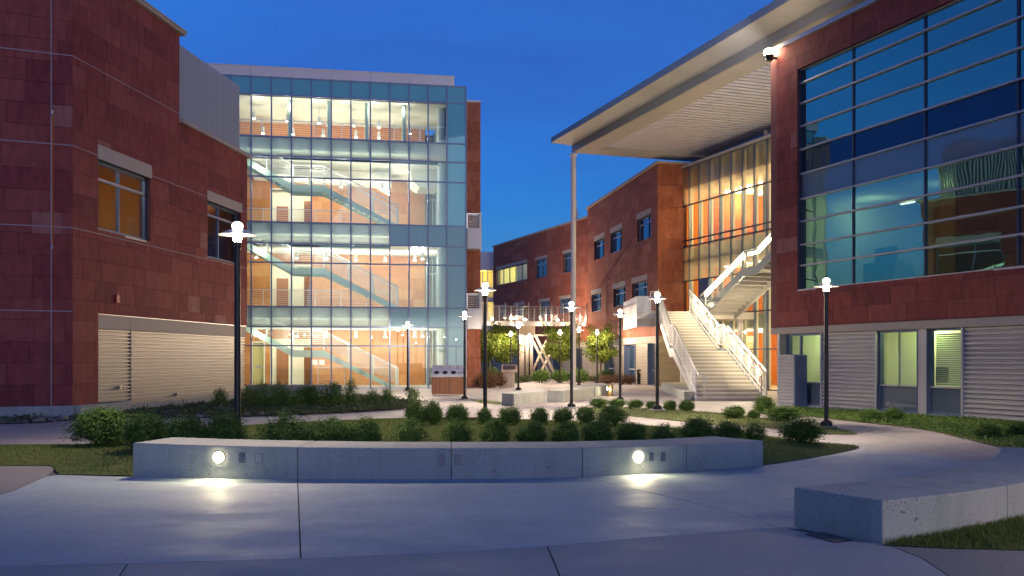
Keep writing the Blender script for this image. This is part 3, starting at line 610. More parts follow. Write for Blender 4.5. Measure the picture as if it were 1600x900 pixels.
# ================================================================== RIGHT BUILDING
CR = (8.87, 33.67)
R = Fr(*CR, .355, -1); RB = Fr(*CR, 1, .355)
rb = thing('sandstone_building', (CR[0], CR[1], 0), 'red sandstone building with a giant blue window wall, right edge of photo', 'building')
RZ = 11.85; rE = 26.0; r0 = R.S(1247); W1, W0z = 10.94, 3.80
rs = [R.S(x) for x in (1247, 1328, 1440, 1585)]; rs += [rs[-1]+2.9, rs[-1]+5.8, rs[-1]+8.7]; rW = rs[-1]
bigw = (rs[0], rW, W0z, W1)
wall(rb, R, 0, rE, 2.62, RZ, [bigw], M['grout'], .4); wall(rb, RB, .01, 12, 2.62, RZ, [], M['grout'], .4, name='return_wall')
tiles(rb, R, 0, rE-6, 2.66, RZ, [bigw], M['stone'], h=.48, lmin=.9, lmax=1.7, budget=165)
tiles(rb, RB, 0, 12, 2.66, RZ, [], M['stone'], h=.48, lmin=.9, lmax=1.7, budget=60)
b = MB(); b.box(R, -.14, rE, -.45, .15, RZ, RZ+.06); b.box(R, -.12, rE, -.4, .10, RZ+.06, RZ+.16); b.box(RB, .2, 12, -.45, .15, RZ, RZ+.12); b.build('coping', M['greymetal'], rb)
b = MB(); b.box(R, .5, rE, -11.5, -.46, RZ-.3, RZ-.05); b.build('roof', M['fascia'], rb)
# the window wall
zr = [W0z, 4.6, 5.27, 6.02, 6.75, 7.56, 8.35, 9.1, 9.84, 10.5, W1]
ww = part('window_wall', rb)
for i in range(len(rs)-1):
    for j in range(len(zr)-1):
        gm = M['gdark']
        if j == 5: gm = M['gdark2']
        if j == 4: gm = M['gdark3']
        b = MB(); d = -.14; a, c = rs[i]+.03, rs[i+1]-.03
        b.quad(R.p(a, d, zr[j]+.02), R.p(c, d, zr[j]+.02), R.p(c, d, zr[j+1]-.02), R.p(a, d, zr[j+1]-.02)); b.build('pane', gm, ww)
for z in zr: 
    b = MB(); b.box(R, rs[0], rW, -.16, -.06 if z not in (zr[0],) else .03, z-.026, z+.026); b.build('transom', M['greymetal'], ww)
for s_ in rs:
    b = MB(); b.box(R, s_-.03, s_+.03, -.17, -.10, W0z, W1); b.build('mullion', M['darkalu'], ww)
b = MB(); b.box(R, rs[0]-.02, rs[0]+.0, -.2, .0, W0z, W1); b.box(R, rs[0], rW, -.2, .0, W1, W1+.02); b.build('reveal', M['alu'], ww)
# interior behind the window wall: two dim floors
b = MB(); b.box(R, .6, rE, -6.2, -6, 3.9, 11.3); b.build('interior_wall', M['inbrick'], rb)
b = MB(); b.box(R, .6, rE, -6, -.3, 6.85, 7.5); b.box(R, .6, rE, -6, -.3, 3.3, 3.75); b.box(R, .6, rE, -6, -.3, 11.0, 11.3); b.build('floor_slab', M['plaster'], rb)
b = MB(); b.box(R, .42, .55, -6, -.3, 3.9, 11.3); b.box(R, 7.6, 7.7, -6, -.3, 3.9, 6.85); b.build('partition', M['plaster'], rb)
for s_, e in ((1.5, 62), (4.6, 22)):  # green lights added inside to brighten the lower panes
    q = MB(); q.box(R, s_-.3, s_+.3, -4.1, -4.0, 6.76, 6.80); q.build('ceiling_lamp', M['tube'], rb); light(rb, R.p(s_, -2.6, 6.3), e*.95, (.80, 1, .46))
b = MB(); b.box(R, 4.2, 5.6, -5.98, -5.8, 3.8, 6.1); b.build('glow_doorway', M['sign'], rb)  # doorway brightness put in as emission of the panel itself
b = MB(); b.box(R, 3.2, 4.6, -1.6, -.9, 3.76, 4.5); b.box(R, 3.4, 4.4, -1.2, -1.15, 4.5, 4.95); b.build('desk', M['white'], rb)
# ground floor
b = MB(); b.box(R, -.03, rE, -.45, .06, 2.40, 2.62); b.box(RB, .0, 12, -.40, .055, 2.405, 2.615); b.build('precast_band', M['trim'], rb, bevel=.01)
gw = [(1228, 1282), (1370, 1432), (1448, 1502)]
gs = [(R.S(a), R.S(c)) for a, c in gw]
zt = zat(R, 1260, 597.5)
ribbed(rb, R, gs[0][1]+.05, gs[1][0]-.08, .05, 2.40, M['greymetal'], pitch=.125, depth=.075, d=-.11)
ribbed(rb, R, gs[2][1]+.06, rE, .05, 2.40, M['greymetal'], pitch=.125, depth=.075, d=-.11)
ribbed(rb, RB, .1, 12, .05, 2.40, M['greymetal'], pitch=.125, depth=.075, d=-.11)
for k, (a, c) in enumerate(gs):
    framed_window(rb, R, a, c, .10, 2.39, rec=.16, mull=(R.S(1247),) if k == 0 else (), trans=(zt,), fm=M['alu'], gm=[M['glow'], M['glass']], fw=.06)
b = MB()
for s0_, s1_ in ((gs[0][1], gs[0][1]+.05), (gs[1][0]-.08, gs[1][0]), (gs[2][1], gs[2][1]+.06)): b.box(R, s0_, s1_, -.2, .02, .03, 2.40)
b.build('jamb', M['alul'], rb)
b = MB(); b.box(R, gs[1][1], gs[2][0], -.2, -.02, .03, 2.40); b.build('pier_cladding', M['greymetal'], rb)
b = MB(); b.box(R, -.02, .1, -.3, 0, 0, 2.4); b.box(R, 0, rE, -.28, -.02, 0, .05); b.build('corner_post', M['greymetal'], rb)
room(rb, R, .3, gs[2][1]+1.2, -4.2, -.30, .05, 2.7, M['plaster'], M['ceiling'], M['floor'])
for s_, e in ((1.2, 26), (gs[1][0]+.6, 26), (gs[2][0]+.6, 15)):
    q = MB(); q.box(R, s_-.6, s_+.6, -2.3, -2.1, 2.62, 2.66); q.build('ceiling_lamp', M['tube'], rb); light(rb, R.p(s_, -2.0, 2.3), e*.62, (.66, 1, .26))
for k in range(24):    # venetian blind behind the third window
    if k == 0: bl = part('blind', rb)
    b = MB(); z = zt+.05+k*.058; b.box(R, gs[2][0]+.05, gs[2][1]-.05, -.30, -.27, z, z+.044); b.build('slat', M['blind'], bl)
b = MB(); b.box(R, 1.6, 2.6, -1.6, -1.0, .05, .8); b.box(R, gs[1][0]+.2, gs[1][0]+.28, -4.1, -.6, .05, 2.6); b.build('office_furniture', M['plaster'], rb)
b = MB(); b.box(R, gs[1][0]+.75, gs[1][0]+1.2, -1.5, -1.42, .9, 1.35); b.box(R, gs[1][0]+.75, gs[1][0]+1.2, -1.5, -1.0, .5, .58); b.build('office_chair', M['black'], rb, bevel=.03)
# ribbed service enclosure standing in front
enc = thing('service_enclosure', (8.9, 33.0, 0), 'low ribbed metal cabinet standing in front of the right building corner', 'enclosure')
ex0, ex1 = R.S(1216, .5), R.S(1240, .5)
ribbed(enc, R, ex0, ex1, .03, 1.66, M['greymetal'], pitch=.11, depth=.05, d=.42)
b = MB(); b.box(R, ex0, ex1, .05, .40, 0, 1.66); b.box(R, ex0-.02, ex1+.02, .05, .52, 1.66, 1.72); b.build('cabinet_body', M['greymetal'], enc)
b = MB(); b.box(R, ex1-.001, ex1+.07, .04, .50, 0, 1.70); b.build('end_panel', M['alu'], enc)
# ================================================================== GLASS TOWER
T = Fr(XP(386, 52), 52, 1, .19)
gt = thing('glass_tower', (T.o[0], T.o[1], 0), 'brightly lit four storey glass stair tower with open stairs inside', 'building')
sR = T.S(728); bay = (sR-T.S(392.5))/11; ms = [sR-k*bay for k in range(0, 17)][::-1]
TZ = [0.0, 2.26, 3.25, 4.29, 6.58, 7.58, 8.68, 11.02, 12.1, 13.1, 15.27, 16.16]
curt = part('curtain_wall', gt)
for k in range(len(ms)-1):
    rk = len(ms)-2-k                      # 0 = last bay at the right corner
    for j in range(len(TZ)-1):
        z0, z1 = TZ[j], TZ[j+1]
        g = M['glass']
        if j == 10: g = M['gbsp']
        elif j in (2, 5): g = M['gbsp2'] if rk <= 3 else M['gfro']
        elif j == 8: g = M['gfro'] if rk > 0 else M['gbsp']
        elif rk == 0: g = M['gbsp2'] if j < 6 else M['gbsp']
        if k < 2 and j < 8: continue      # behind the sandstone building
        b = MB(); a, c = ms[k]+.02, ms[k+1]-.02
        b.quad(T.p(a, 0, z0+.02), T.p(c, 0, z0+.02), T.p(c, 0, z1-.02), T.p(a, 0, z1-.02)); b.build('pane', g, curt)
for s_ in ms:
    b = MB(); b.box(T, s_-.036, s_+.036, -.10, .06, 0, TZ[-1]+.05); b.build('mullion', M['alu'], curt)
for z in TZ:
    b = MB(); b.box(T, ms[0], ms[-1], -.08, .045, z-.034, z+.034 if z else .10); b.build('transom', M['alu'] if z else M['alul'], curt)
# side return (right end) in glass
TS = Fr(*T.p(sR, 0, 0)[:2], -T.n[0], -T.n[1])   # runs back from the corner
for j in range(len(TZ)-1):
    b = MB(); b.quad(TS.p(.05, 0, TZ[j]), TS.p(1.5, 0, TZ[j]), TS.p(1.5, 0, TZ[j+1]), TS.p(.05, 0, TZ[j+1])); b.build('return_pane', M['gbsp'], gt)
b = MB()
for z in TZ: b.box(TS, .05, 1.5, -.05, .04, z-.025, z+.025)
b.build('return_transom', M['alu'], gt)
# white roof fascia
b_ed = [T.S(x) for x in (330, 391, 455, 517, 579, 641, 710)]; b_ed[0] = ms[0]-.5
for i in range(6):
    b = MB(); b.box(T, b_ed[i]+.006, b_ed[i+1]-.006, -.6, -.25 + .3, 16.19, 16.66); b.build('fascia_panel', M['panelw'], gt)
b = MB(); b.box(T, ms[0]-.5, b_ed[-1]+.02, -.6, .09, 16.66, 16.71); b.build('fascia_cap', M['panelw'], gt)
b = MB(); b.box(T, ms[0]-.5, sR, -9, -.15, 16.0, 16.15); b.build('roof', M['fascia'], gt)
# back wall with lit doorways
BD = -6.2
def tb(px): return T.S(px, BD)
dw = []
for k in range(4):
    zf_ = [0, 4.30, 8.70, 13.1][k]
    dw += [(tb(424.5), tb(452), zf_+.02, zf_+2.65), (tb(458), tb(485.5), zf_+.02, zf_+2.65)] if k < 3 else []
dw += [(tb(395), tb(412), .02, 2.5)]
sBW = tb(664)
bwf = Fr(*T.p(0, BD, 0)[:2], 1, .19)
wall(gt, bwf, -8, sBW, 0, 15.2, dw, M['inbrick'], .3, name='back_wall')
tiles(gt, bwf, -2, sBW, .02, 15.2, dw, M['inbrick'], h=.62, lmin=.9, lmax=1.6, budget=0)
b = MB()
for q in dw:
    b.box(bwf, q[0]-.08, q[0], -.3, .05, q[2], q[3]); b.box(bwf, q[1], q[1]+.08, -.3, .05, q[2], q[3]); b.box(bwf, q[0]-.08, q[1]+.08, -.3, .05, q[3], q[3]+.08)
b.build('door_frame', M['plaster'], gt)
# corridor behind the doorways
for k, z in enumerate((0, 4.30, 8.70)):
    b = MB(); b.box(bwf, -3, sBW, -3.6, -3.4, z, z+3.2); b.build('corridor_wall', M['plaster'], gt)
    b = MB(); b.box(bwf, tb(438)-.35, tb(438)+.35, -3.39, -3.33, z, z+2.2); b.box(bwf, tb(473)+.05, tb(473)+.6, -1.7, -1.6, z, z+2.3); b.build('corridor_door', M['wood'], gt)
    b = MB(); b.box(bwf, -3, sBW, -3.4, -.31, z+3.05, z+3.2); b.build('corridor_ceiling', M['ceiling'], gt)
    b = MB()
    for sx in (tb(430), tb(470)): b.box(bwf, sx-.5, sx+.5, -2.2, -2.0, z+2.98, z+3.04)
    b.build('ceiling_lamp', M['tube'], gt)
    light(gt, bwf.p(tb(438), -1.5, z+2.7), 48, (1, .95, .7)); light(gt, bwf.p(tb(472), -1.5, z+2.7), 48, (1, .95, .7))
b = MB(); b.box(bwf, tb(395), tb(412), -.35, -.30, .02, 2.5); b.build('door', mat('yellow_door', (.75, .68, .30), .5), gt)
b = MB(); b.box(bwf, tb(399), tb(408), -.30, -.27, 1.05, 1.2); b.build('door_bar', M['steel'], gt)
# right interior: glazed corridor side and round corner column
sE2 = tb(664)
b = MB(); b.box(T, sR-.95, sR-.9, -8, -.4, 0, 15.2); b.build('blue_partition', mat('blue_wall', (.30, .40, .46), .6), gt)
b = MB(); b.box(bwf, sE2-.02, sR-.9, -1.6, -1.5, 0, 15.2); b.build('corridor_end_wall', M['plaster'], gt)
b = MB()
for z0, z1 in ((0, 3.2), (4.3, 7.5), (8.7, 12.0)):
    for s_ in (sE2+.05, sE2+.42, sE2+.8): b.box(bwf, s_, s_+.06, .0, .08, z0, z1)
    b.box(bwf, sE2+.1, sE2+.8, .0, .07, z0+2.3, z0+2.36)
b.build('corridor_screen', M['steel'], gt)
cs = T.S(690, -1.1); b = MB(); b.lathe(T.p(cs, -1.1, 0), [(.24, 0), (.24, 15.2)], 20); b.build('round_column', mat('column_paint', (.62, .70, .72), .5), gt, smooth=True)
for px in (453, 514, 573, 631):
    s_ = T.S(px, -.6); b = MB(); b.lathe(T.p(s_, -.6, 13.1), [(.11, 0), (.11, 2.15)], 12); b.build('slim_column', M['slabg'], gt, smooth=True)
# floors and ceilings: slabs stop short of the stair void
for k, z in enumerate((4.30, 8.70, 13.1)):
    zc = z-1.05
    b = MB(); b.box(T, ms[0]-1, sR-.9, -.75, -.15, z-.62, z-.02); b.build('slab_edge', M['slabg'], gt)
    b = MB(); b.box(T, ms[0]-1, sR-.9, BD, -2.6 if k < 2 else -.75, z-.62, z-.02); 
    b.build('floor_slab', M['floor'], gt)
    b = MB(); b.box(T, ms[0]-1, sR-.9, BD, -2.7 if k < 2 else -.9, zc, zc+.06); b.build('ceiling', M['ceiling'], gt)
    s3 = T.S(609, -1.5)
    if k < 2:
        b = MB(); b.box(T, s3, sR-.9, -2.59, -.76, z-.62, z-.02); b.box(T, s3, sR-.9, -2.69, -.76, zc, zc+.06); b.build('landing_slab', M['floor'], gt)
b = MB(); b.box(T, ms[0]-1, sR-.9, BD, -.15, 15.2, 15.3); b.build('top_ceiling', M['ceiling'], gt)
b = MB(); b.box(T, ms[0]-1, sR, BD, -.1, -.05, .03); b.build('ground_floor', M['floor'], gt)
b = MB(); b.box(T, ms[0]-1.2, ms[0]-1, BD, -.1, 0, 16); b.build('left_end_wall', M['plaster'], gt)
# the soffit box over the third-floor stair (curved bulkhead seen at upper right)
b = MB(); s4 = T.S(640, -3); b.side(T, [(s4, 11.7), (s4+.15, 11.35), (s4+.5, 11.1), (s4+1.6, 11.1), (s4+1.6, 12.05), (s4, 12.05)], -4.5, -2.2); b.build('bulkhead', M['ceiling'], gt)
b = MB(); b.side(T, [(T.S(392, -2.5), 12.02), (T.S(392, -2.5), 11.75), (T.S(590, -2.5), 11.5), (T.S(612, -2.5), 11.1), (T.S(612, -2.5), 12.02)], -5.5, -3.0); b.build('bulkhead', M['ceiling'], gt)
# stairs: one per storey, falling from upper left to lower right
SD0, SD1 = -.85, -2.25
def isx(px): return T.S(px, SD0)
def stair(zb):
    st = part('interior_stair', gt)
    y0 = T.p(isx(480), SD0, 0)[1]
    sA, sB, sC, sD = isx(333), isx(458), isx(506), isx(622)
    zl = zb+2.0; top = [(sA, zb+4.3), (sB, zl), (sC, zl), (sD, zb+.05)]
    hh = .34
    pr = [(a, z+.03) for a, z in top]+[(a, z-hh) for a, z in top[::-1]]
    pr[4] = (sD-.45, max(zb, .0)-.0); pr[3] = (sD, zb+.02)
    for d in (SD0, SD1):
        b = MB(); b.side(T, pr, d, d-.06); b.build('stringer', M['green'], st)
    tr = MB()
    for (a0, z0, a1, z1) in ((sA, zb+4.3, sB, zl), (sC, zl, sD, zb+.05)):
        n = 13
        for i in range(n):
            t = (i+.5)/n; a = a0+(a1-a0)*t; z = z0+(z1-z0)*t; tr.box(T, a-.16, a+.14, SD1, SD0-.06, z-.16, z-.12)
    tr.box(T, sB, sC, SD1, SD0-.06, zl-.12, zl-.05)
    tr.build('tread', M['plaster'], st, kind='stuff')
    for d in (SD0-.03, SD1-.03):
        rl = MB()
        for i in range(3):
            (a0, z0), (a1, z1) = top[i], top[i+1]
            rl.beam(T.p(a0, d, z0+1.05), T.p(a1, d, z1+1.05), .06, .06)
            for q in range(1, 9): rl.bar(T.p(a0, d, z0+.1+q*.105), T.p(a1, d, z1+.1+q*.105), .013, 4)
        rl.build('railing', M['white'], st)
        ps = MB()
        for i in range(3):
            (a0, z0), (a1, z1) = top[i], top[i+1]; n = max(1, round(abs(a1-a0)/1.3))
            for q in range(n+ (i == 2)):
                t = q/n; a, z = a0+(a1-a0)*t, z0+(z1-z0)*t; ps.box(T, a-.03, a+.03, d-.02, d+.02, z-.05, z+1.05)
        ps.build('rail_post', M['white'], st)
    return st
for z in (0, 4.38, 8.76): stair(z)
# guard rails along the slab edges
def guard(parent, F, a0, a1, d, z, m=M['steel'], step=1.35, h=1.07, name='guard_rail', nb=8):
    b = MB(); b.box(F, a0, a1, d-.025, d+.025, z+h-.04, z+h)
    for q in range(1, nb+1): b.box(F, a0, a1, d-.006, d+.006, z+q*h/(nb+1)-.006, z+q*h/(nb+1)+.006)
    n = max(1, round((a1-a0)/step))
    for k in range(n+1): a = a0+(a1-a0)*k/n; b.box(F, a-.02, a+.02, d-.02, d+.02, z, z+h)
    return b.build(name, m, parent)
for z in (4.28, 8.68): guard(gt, T, ms[0], T.S(612, -2.6), -2.62, z)
guard(gt, T, T.S(497, -3.2), T.S(620, -3.2), -3.2, .03)
guard(gt, T, ms[0], sR-1, -.8, 13.08)
# hanging cylinder downlights and their light
def downlight(px, z, d, parent, e, ceil):
    s_ = T.S(px, d); p = T.p(s_, d, z); b = MB(); b.lathe(p, [(.085, 0), (.085, .34)], 12); b.bar((p[0], p[1], z+.34), (p[0], p[1], ceil), .012, 5)
    o = b.build('downlight', M['white'], parent); q = MB(); q.lathe((p[0], p[1], z-.035), [(.07, 0), (.075, .03)], 12); q.build('lens', M['dl'], o)
    if e: light(o, (p[0], p[1], z-.15), e, (1, .93, .72), r=.04)
TE = 52
for i, (px, z, d) in enumerate([(397, 14.45, -2.0), (449, 14.4, -2.0), (499, 14.35, -2.0), (553, 14.3, -2.0), (592, 14.25, -2.0), (411, 14.3, -4.8), (458, 14.3, -4.8), (505, 14.3, -4.8), (556, 14.3, -4.8), (592, 14.25, -4.6), (640, 14.3, -3.4)]):
    downlight(px, z, d, gt, TE*.5, 15.2)
for px, z, d in [(440, 11.3, -4.2), (485, 11.3, -4.2), (533, 11.3, -4.2), (597, 11.0, -2.6), (608, 11.0, -4.4)]: downlight(px, z, d, gt, TE*1.25, 12.0)
for zz in (2.85, 7.2):
    for px, d in [(400, -4.0), (464, -4.0), (510, -4.0), (556, -4.4), (602, -4.4), (648, -4.0), (660, -3.0)]: downlight(px, zz, d, gt, TE*1.05, zz+.45)
for z in (2.9, 7.3, 11.7, 14.9):  # bare point lights added behind the glass to brighten the stringers
    for px in (405, 450, 495, 540, 585, 630):
        p = T.p(T.S(px, -.42), -.42, z); light(gt, (p[0], p[1], z-.1), 20 if z < 14 else 9, (1, .95, .78))
b = MB()
for px, py in ((492, 566), (503, 566)):
    s_ = tb(px); z = EYE+(HOR-py)/FPX*60; b.box(bwf, s_-.16, s_+.16, .03, .06, z-.15, z+.15)
b.build('notice', M['white'], gt)
# red sandstone pier right of the glass, with white balcony ends
TP = Fr(*T.p(sR+.02, -1.5, 0)[:2], 1, .19)
pR = TP.S(750)
wall(gt, TP, -.3, pR, 0, 15.75, [], M['grout'], 5, name='pier'); tiles(gt, TP, -.3, pR, .02, 15.75, [], M['stone2'], h=.55, lmin=.7, lmax=1.3, budget=60)
TPS = Fr(*TP.p(pR, 0, 0)[:2], -T.n[0], -T.n[1])
tiles(gt, TPS, 0, 5, .02, 15.75, [], M['stone2'], h=.55, lmin=.7, lmax=1.3, budget=0)
b = MB(); b.box(TP, -.3, pR+.06, -5.05, .07, 15.75, 15.85); b.build('coping', M['panelw'], gt)
for k, z in enumerate((3.2, 7.55)):
    bp = part('balcony', gt); x0, x1 = TP.S(730, 1.0), TP.S(752, 1.0)
    b = MB(); b.box(TP, x0, x1, .05, 1.1, z, z+1.12); b.build('balcony_panel', M['panelw'], bp)
    guard(bp, TP, x0, x1-.1, .95, z+1.12, h=.8, nb=7)
    b = MB(); b.box(TP, x1-.12, x1, .05, 1.11, z+1.12, z+1.98); b.build('end_panel', M['panelw'], bp)

# ================================================================== NEAR WING
N = Fr(8.4, 58.0, -.152, 1, -1)            # long face, runs away from its near corner
NE = Fr(8.4, 58.0, 1, .2)                  # end face towards the camera
nw = thing('sandstone_wing', (8.4, 58, 0), 'red sandstone wing with square windows beside the lit glass hall', 'building')
nL = N.S(918.5); NZ = 12.8; neR = 1.45
hs = []
def win_px(F, pa, pb, ytop, ybot, pref):
    a, c = sorted((F.S(pa), F.S(pb))); return (a, c, zat(F, pref, ybot), zat(F, pref, ytop))
nws = [(995.7, 1018, 8.75, 10.15), (954.3, 972.5, 8.75, 10.12), (929, 945, 8.75, 10.12), (988, 1012, 5.12, 6.30), (959, 978, 5.05, 6.28), (925, 940, 5.0, 6.28)]
for pa, pb, z0, z1 in nws:
    a, c = sorted((N.S(pa), N.S(pb))); hs.append((a, c, z0, z1+.34))
wall(nw, N, 0, nL, 2.9, NZ, hs, M['grout'], .4); wall(nw, NE, 0, 6, 2.9, NZ, [], M['grout'], .4, name='end_wall')
tiles(nw, N, 0, nL, 2.92, NZ, hs, M['stone2'], h=.6, lmin=1.0, lmax=2.0, budget=110); tiles(nw, NE, -.03, 5.8, 2.92, NZ, [], M['stone2'], h=.6, lmin=.7, lmax=1.2, budget=70)
for i, (pa, pb, z0, z1) in enumerate(nws):
    a, c = sorted((N.S(pa), N.S(pb))); framed_window(nw, N, a, c, z0, z1, rec=.22, mull=((a+c)/2-.15*(c-a),), trans=(z1-.38,), head=.34, gm=M['gwin'], fw=.07)
b = MB(); b.box(N, -.15, nL+.1, -.5, .14, NZ, NZ+.14); b.box(NE, 0.1, 6, -.5, .14, NZ, NZ+.138); b.build('coping', M['trim'], nw)
b = MB(); b.box(N, .41, nL, -8, -.4, NZ-.5, NZ-.3); b.box(N, nL-.4, nL, -9, -.41, 0, NZ); b.build('roof', M['fascia'], nw)
# ground floor: tan ribbed wall and blue framed openings
lo = [(N.S(992), N.S(975)), (N.S(1022), N.S(1011.5)), (N.S(958), N.S(944))]
b = MB(); b.box(N, -.02, nL, -.42, .03, 2.50, 2.9); b.box(NE, -.0, 6, -.4, .028, 2.505, 2.895); b.build('precast_band', M['trim'], nw)
prev = 0
for a, c in sorted(lo)+[(nL, nL)]:
    if a-prev > .1: ribbed(nw, N, prev, a-.04, 0, 2.5, M['cream'], pitch=.14, d=-.08)
    prev = c+.04
ribbed(nw, NE, 0, 6, 0, 2.5, M['cream'], pitch=.14, d=-.08)
for a, c in sorted(lo): framed_window(nw, N, a, c, .02, 2.49, rec=.4, mull=((a+c)/2,), trans=(.9,), fm=M['alu'], gm=M['gwin'], fw=.1)
# stack of the balcony deck: white clad box
# ================================================================== FAR WING
Fw = Fr(6.02, 80.4, -.37, 1, -1)
fw_ = thing('far_sandstone_wing', (6.02, 80.4, 0), 'long red sandstone wing farthest back, between the flagpole-like column and the glass tower', 'building')
fw_['label'] = 'long low red sandstone wing farthest back, behind the footbridge'
fL = Fw.S(771.5); hs = []
fws = [(776, 824, 8.87, 10.45), (836.7, 855, 8.8, 10.4), (880, 893, 8.8, 10.4), (778, 792, 5.5, 6.6), (803, 820, 5.5, 6.6), (842, 859, 5.4, 6.6), (875, 892, 5.4, 6.6)]
for pa, pb, z0, z1 in fws:
    a, c = sorted((Fw.S(pa), Fw.S(pb))); hs.append((a, c, z0, z1+.3))
wall(fw_, Fw, -.5, fL, 2.9, NZ, hs, M['grout'], .4); tiles(fw_, Fw, 0, fL, 2.92, NZ, hs, M['stone2'], h=.6, lmin=1.2, lmax=2.4, budget=90)
for i, (pa, pb, z0, z1) in enumerate(fws):
    a, c = sorted((Fw.S(pa), Fw.S(pb))); mu = tuple(a+(c-a)*k/5 for k in range(1, 5)) if i == 0 else ((a+c)/2,)
    wo = framed_window(fw_, Fw, a, c, z0, z1, rec=.2, mull=mu, trans=() if i == 0 else (z1-.4,), head=.28, gm=M['gwin'] if i else M['glass'], fw=.08)
wa, wc = sorted((Fw.S(776), Fw.S(824))); room(fw_, Fw, wa-.2, wc+.3, -4, -.42, 8.2, 11, M['plaster'], M['ceiling'], M['floor'])
wm2 = wa+(wc-wa)*.45; b = MB(); b.box(Fw, wm2-.05, wm2+.05, -4, -.42, 8.2, 11); b.build('room_partition', M['plaster'], fw_)
light(fw_, Fw.p(wm2+2.5, -2, 10.4), 110, (1, .85, .15)); b = MB(); b.box(Fw, wa+3, wa+6, -2.2, -2, 10.6, 10.66); b.build('ceiling_lamp', M['tube'], fw_)
b = MB(); b.box(Fw, -.5, fL+.1, -.5, .14, NZ, NZ+.14); b.build('coping', M['trim'], fw_)
b = MB(); b.box(Fw, -.5, fL, -.45, .03, 2.5, 2.9); b.build('precast_band', M['trim'], fw_)
ribbed(fw_, Fw, -.5, fL, 0, 2.5, M['cream'], pitch=.16, d=-.08)
b = MB(); b.box(Fw, -.5, fL, -10, -.45, NZ-.5, NZ-.3); b.box(Fw, fL-.4, fL, -10, -.42, 0, NZ); b.build('roof', M['fascia'], fw_)
for px in (765, 835, 870, 905):
    a = Fw.S(px+4); b = MB(); b.box(Fw, a, a+1.3, -.02, .02, .1, 2.4); b.build('dark_opening', M['darkalu'], fw_)
# rooftop mast
mp_ = N.p(nL+1.5, -3, 0); ms_ = thing('roof_mast', (XP(901.5, 84), 84, NZ-.3), 'thin pale mast on the roof behind the tall white column', 'mast')
b = MB(); b.bar((XP(901.5, 84), 84, NZ-.3), (XP(901.5, 84), 84, 14.0), .10, 8, .07); b.bar((XP(901.5, 84), 84, 14.0), (XP(901.5, 84), 84, 14.9), .03, 6, .02); b.build('mast_pole', M['white'], ms_)
b = MB(); b.bar((XP(901.5, 84)-.3, 84, 13.6), (XP(901.5, 84)+.3, 84, 13.6), .03); b.build('mast_arm', M['white'], ms_)
# link block far behind, lit yellow windows
lk = thing('link_building', (-3.3, 104, 0), 'grey link block with yellow lit windows far behind the tower', 'building')
K = Fr(-6, 104, 1, .0)
k0, k1 = K.S(735), K.S(773)
b = MB(); b.box(K, k0, k1, -6, 0, 10.7, 12.6); b.box(K, k0, k1, -6, 0, 3.0, 5.1); b.box(K, k0, k1, -6, 0, 7.4, 7.9); b.build('wall', M['panelw'], lk)
wv = [K.S(x) for x in (746, 754, 762, 771)]
for z0, z1 in ((7.9, 10.7), (5.1, 7.4)):
    b = MB(); b.box(K, k0, k1, -3, -2.8, z0, z1); b.build('interior_wall', M['plaster'], lk); light(lk, K.p((k0+k1)/2, -1.2, z1-.5), 110, (1, .62, .08))
    b = MB()
    for s_ in wv: b.box(K, s_-.05, s_+.05, -.1, .0, z0, z1)
    b.box(K, k0, k1, -.09, -.01, z0+1.0, z0+1.08); wo = b.build('window', M['alul'], lk)
    b = MB(); b.quad(K.p(k0, -.05, z0), K.p(k1, -.05, z0), K.p(k1, -.05, z1), K.p(k0, -.05, z1)); b.build('pane', M['glass'], wo)
b = MB(); b.box(K, k0, k1, -6, -5.8, 0, 3); b.build('base_wall', M['cream'], lk)

# ================================================================== GLASS HALL
H = Fr(9.86, 58.35, .355, -1)
gh = thing('glass_hall', (9.86, 58.35, 0), 'tall glazed hall glowing orange behind the white outdoor stair', 'building')
hm = [H.S(x) for x in (1066.8, 1077.8, 1092.9, 1108.9, 1125.2, 1142.6, 1160.4, 1179, 1198.6, 1218)]
st_ = hm[-1]-hm[-2]; hm += [hm[-1]+st_*k for k in range(1, 5)]
HZ = [.03, 2.07, 4.0, 6.03, 8.02, 8.36, 10.37, 12.55]
hc = part('hall_glazing', gh)
for i in range(len(hm)-1):
    for j in range(len(HZ)-1):
        b = MB(); a, c = hm[i]+.02, hm[i+1]-.02
        b.quad(H.p(a, 0, HZ[j]+.02), H.p(c, 0, HZ[j]+.02), H.p(c, 0, HZ[j+1]-.02), H.p(a, 0, HZ[j+1]-.02)); b.build('pane', {3: M['ghall'], 6: M['gfrit']}.get(j, M['glass']), hc)
for z in HZ: b = MB(); b.box(H, hm[0], hm[-1], -.08, .05, z-.03, z+.03); b.build('transom', M['darkalu'], hc)
for s_ in hm:
    b = MB(); b.box(H, s_-.025, s_+.025, -.08, .06, 0, HZ[-1]); b.build('mullion', M['alu'], hc)
    b = MB(); b.box(H, s_-.03, s_+.03, -.22, -.10, .02, HZ[-1]-.1); b.build('glass_fin', M['plaster'], gh)
b = MB(); b.box(H, hm[0]-.1, hm[-1], -.5, .14, HZ[-1], HZ[-1]+.14); b.build('roof_edge', M['greymetal'], gh)
b = MB(); b.box(H, hm[0], hm[-1], -8, -.5, HZ[-1], HZ[-1]+.1); b.build('roof', M['fascia'], gh)
HB = Fr(*H.p(0, -7, 0)[:2], .355, -1)
wall(gh, HB, 0, hm[-1], 0, HZ[-1], [], M['orange'], .3, name='back_wall'); tiles(gh, HB, 0, hm[-1], .05, 11.4, [], M['orange'], h=.7, lmin=1.2, lmax=2, budget=0)
b = MB(); b.box(H, .02, .3, -7, -.12, 0, HZ[-1]); b.build('side_wall', M['orange'], gh)
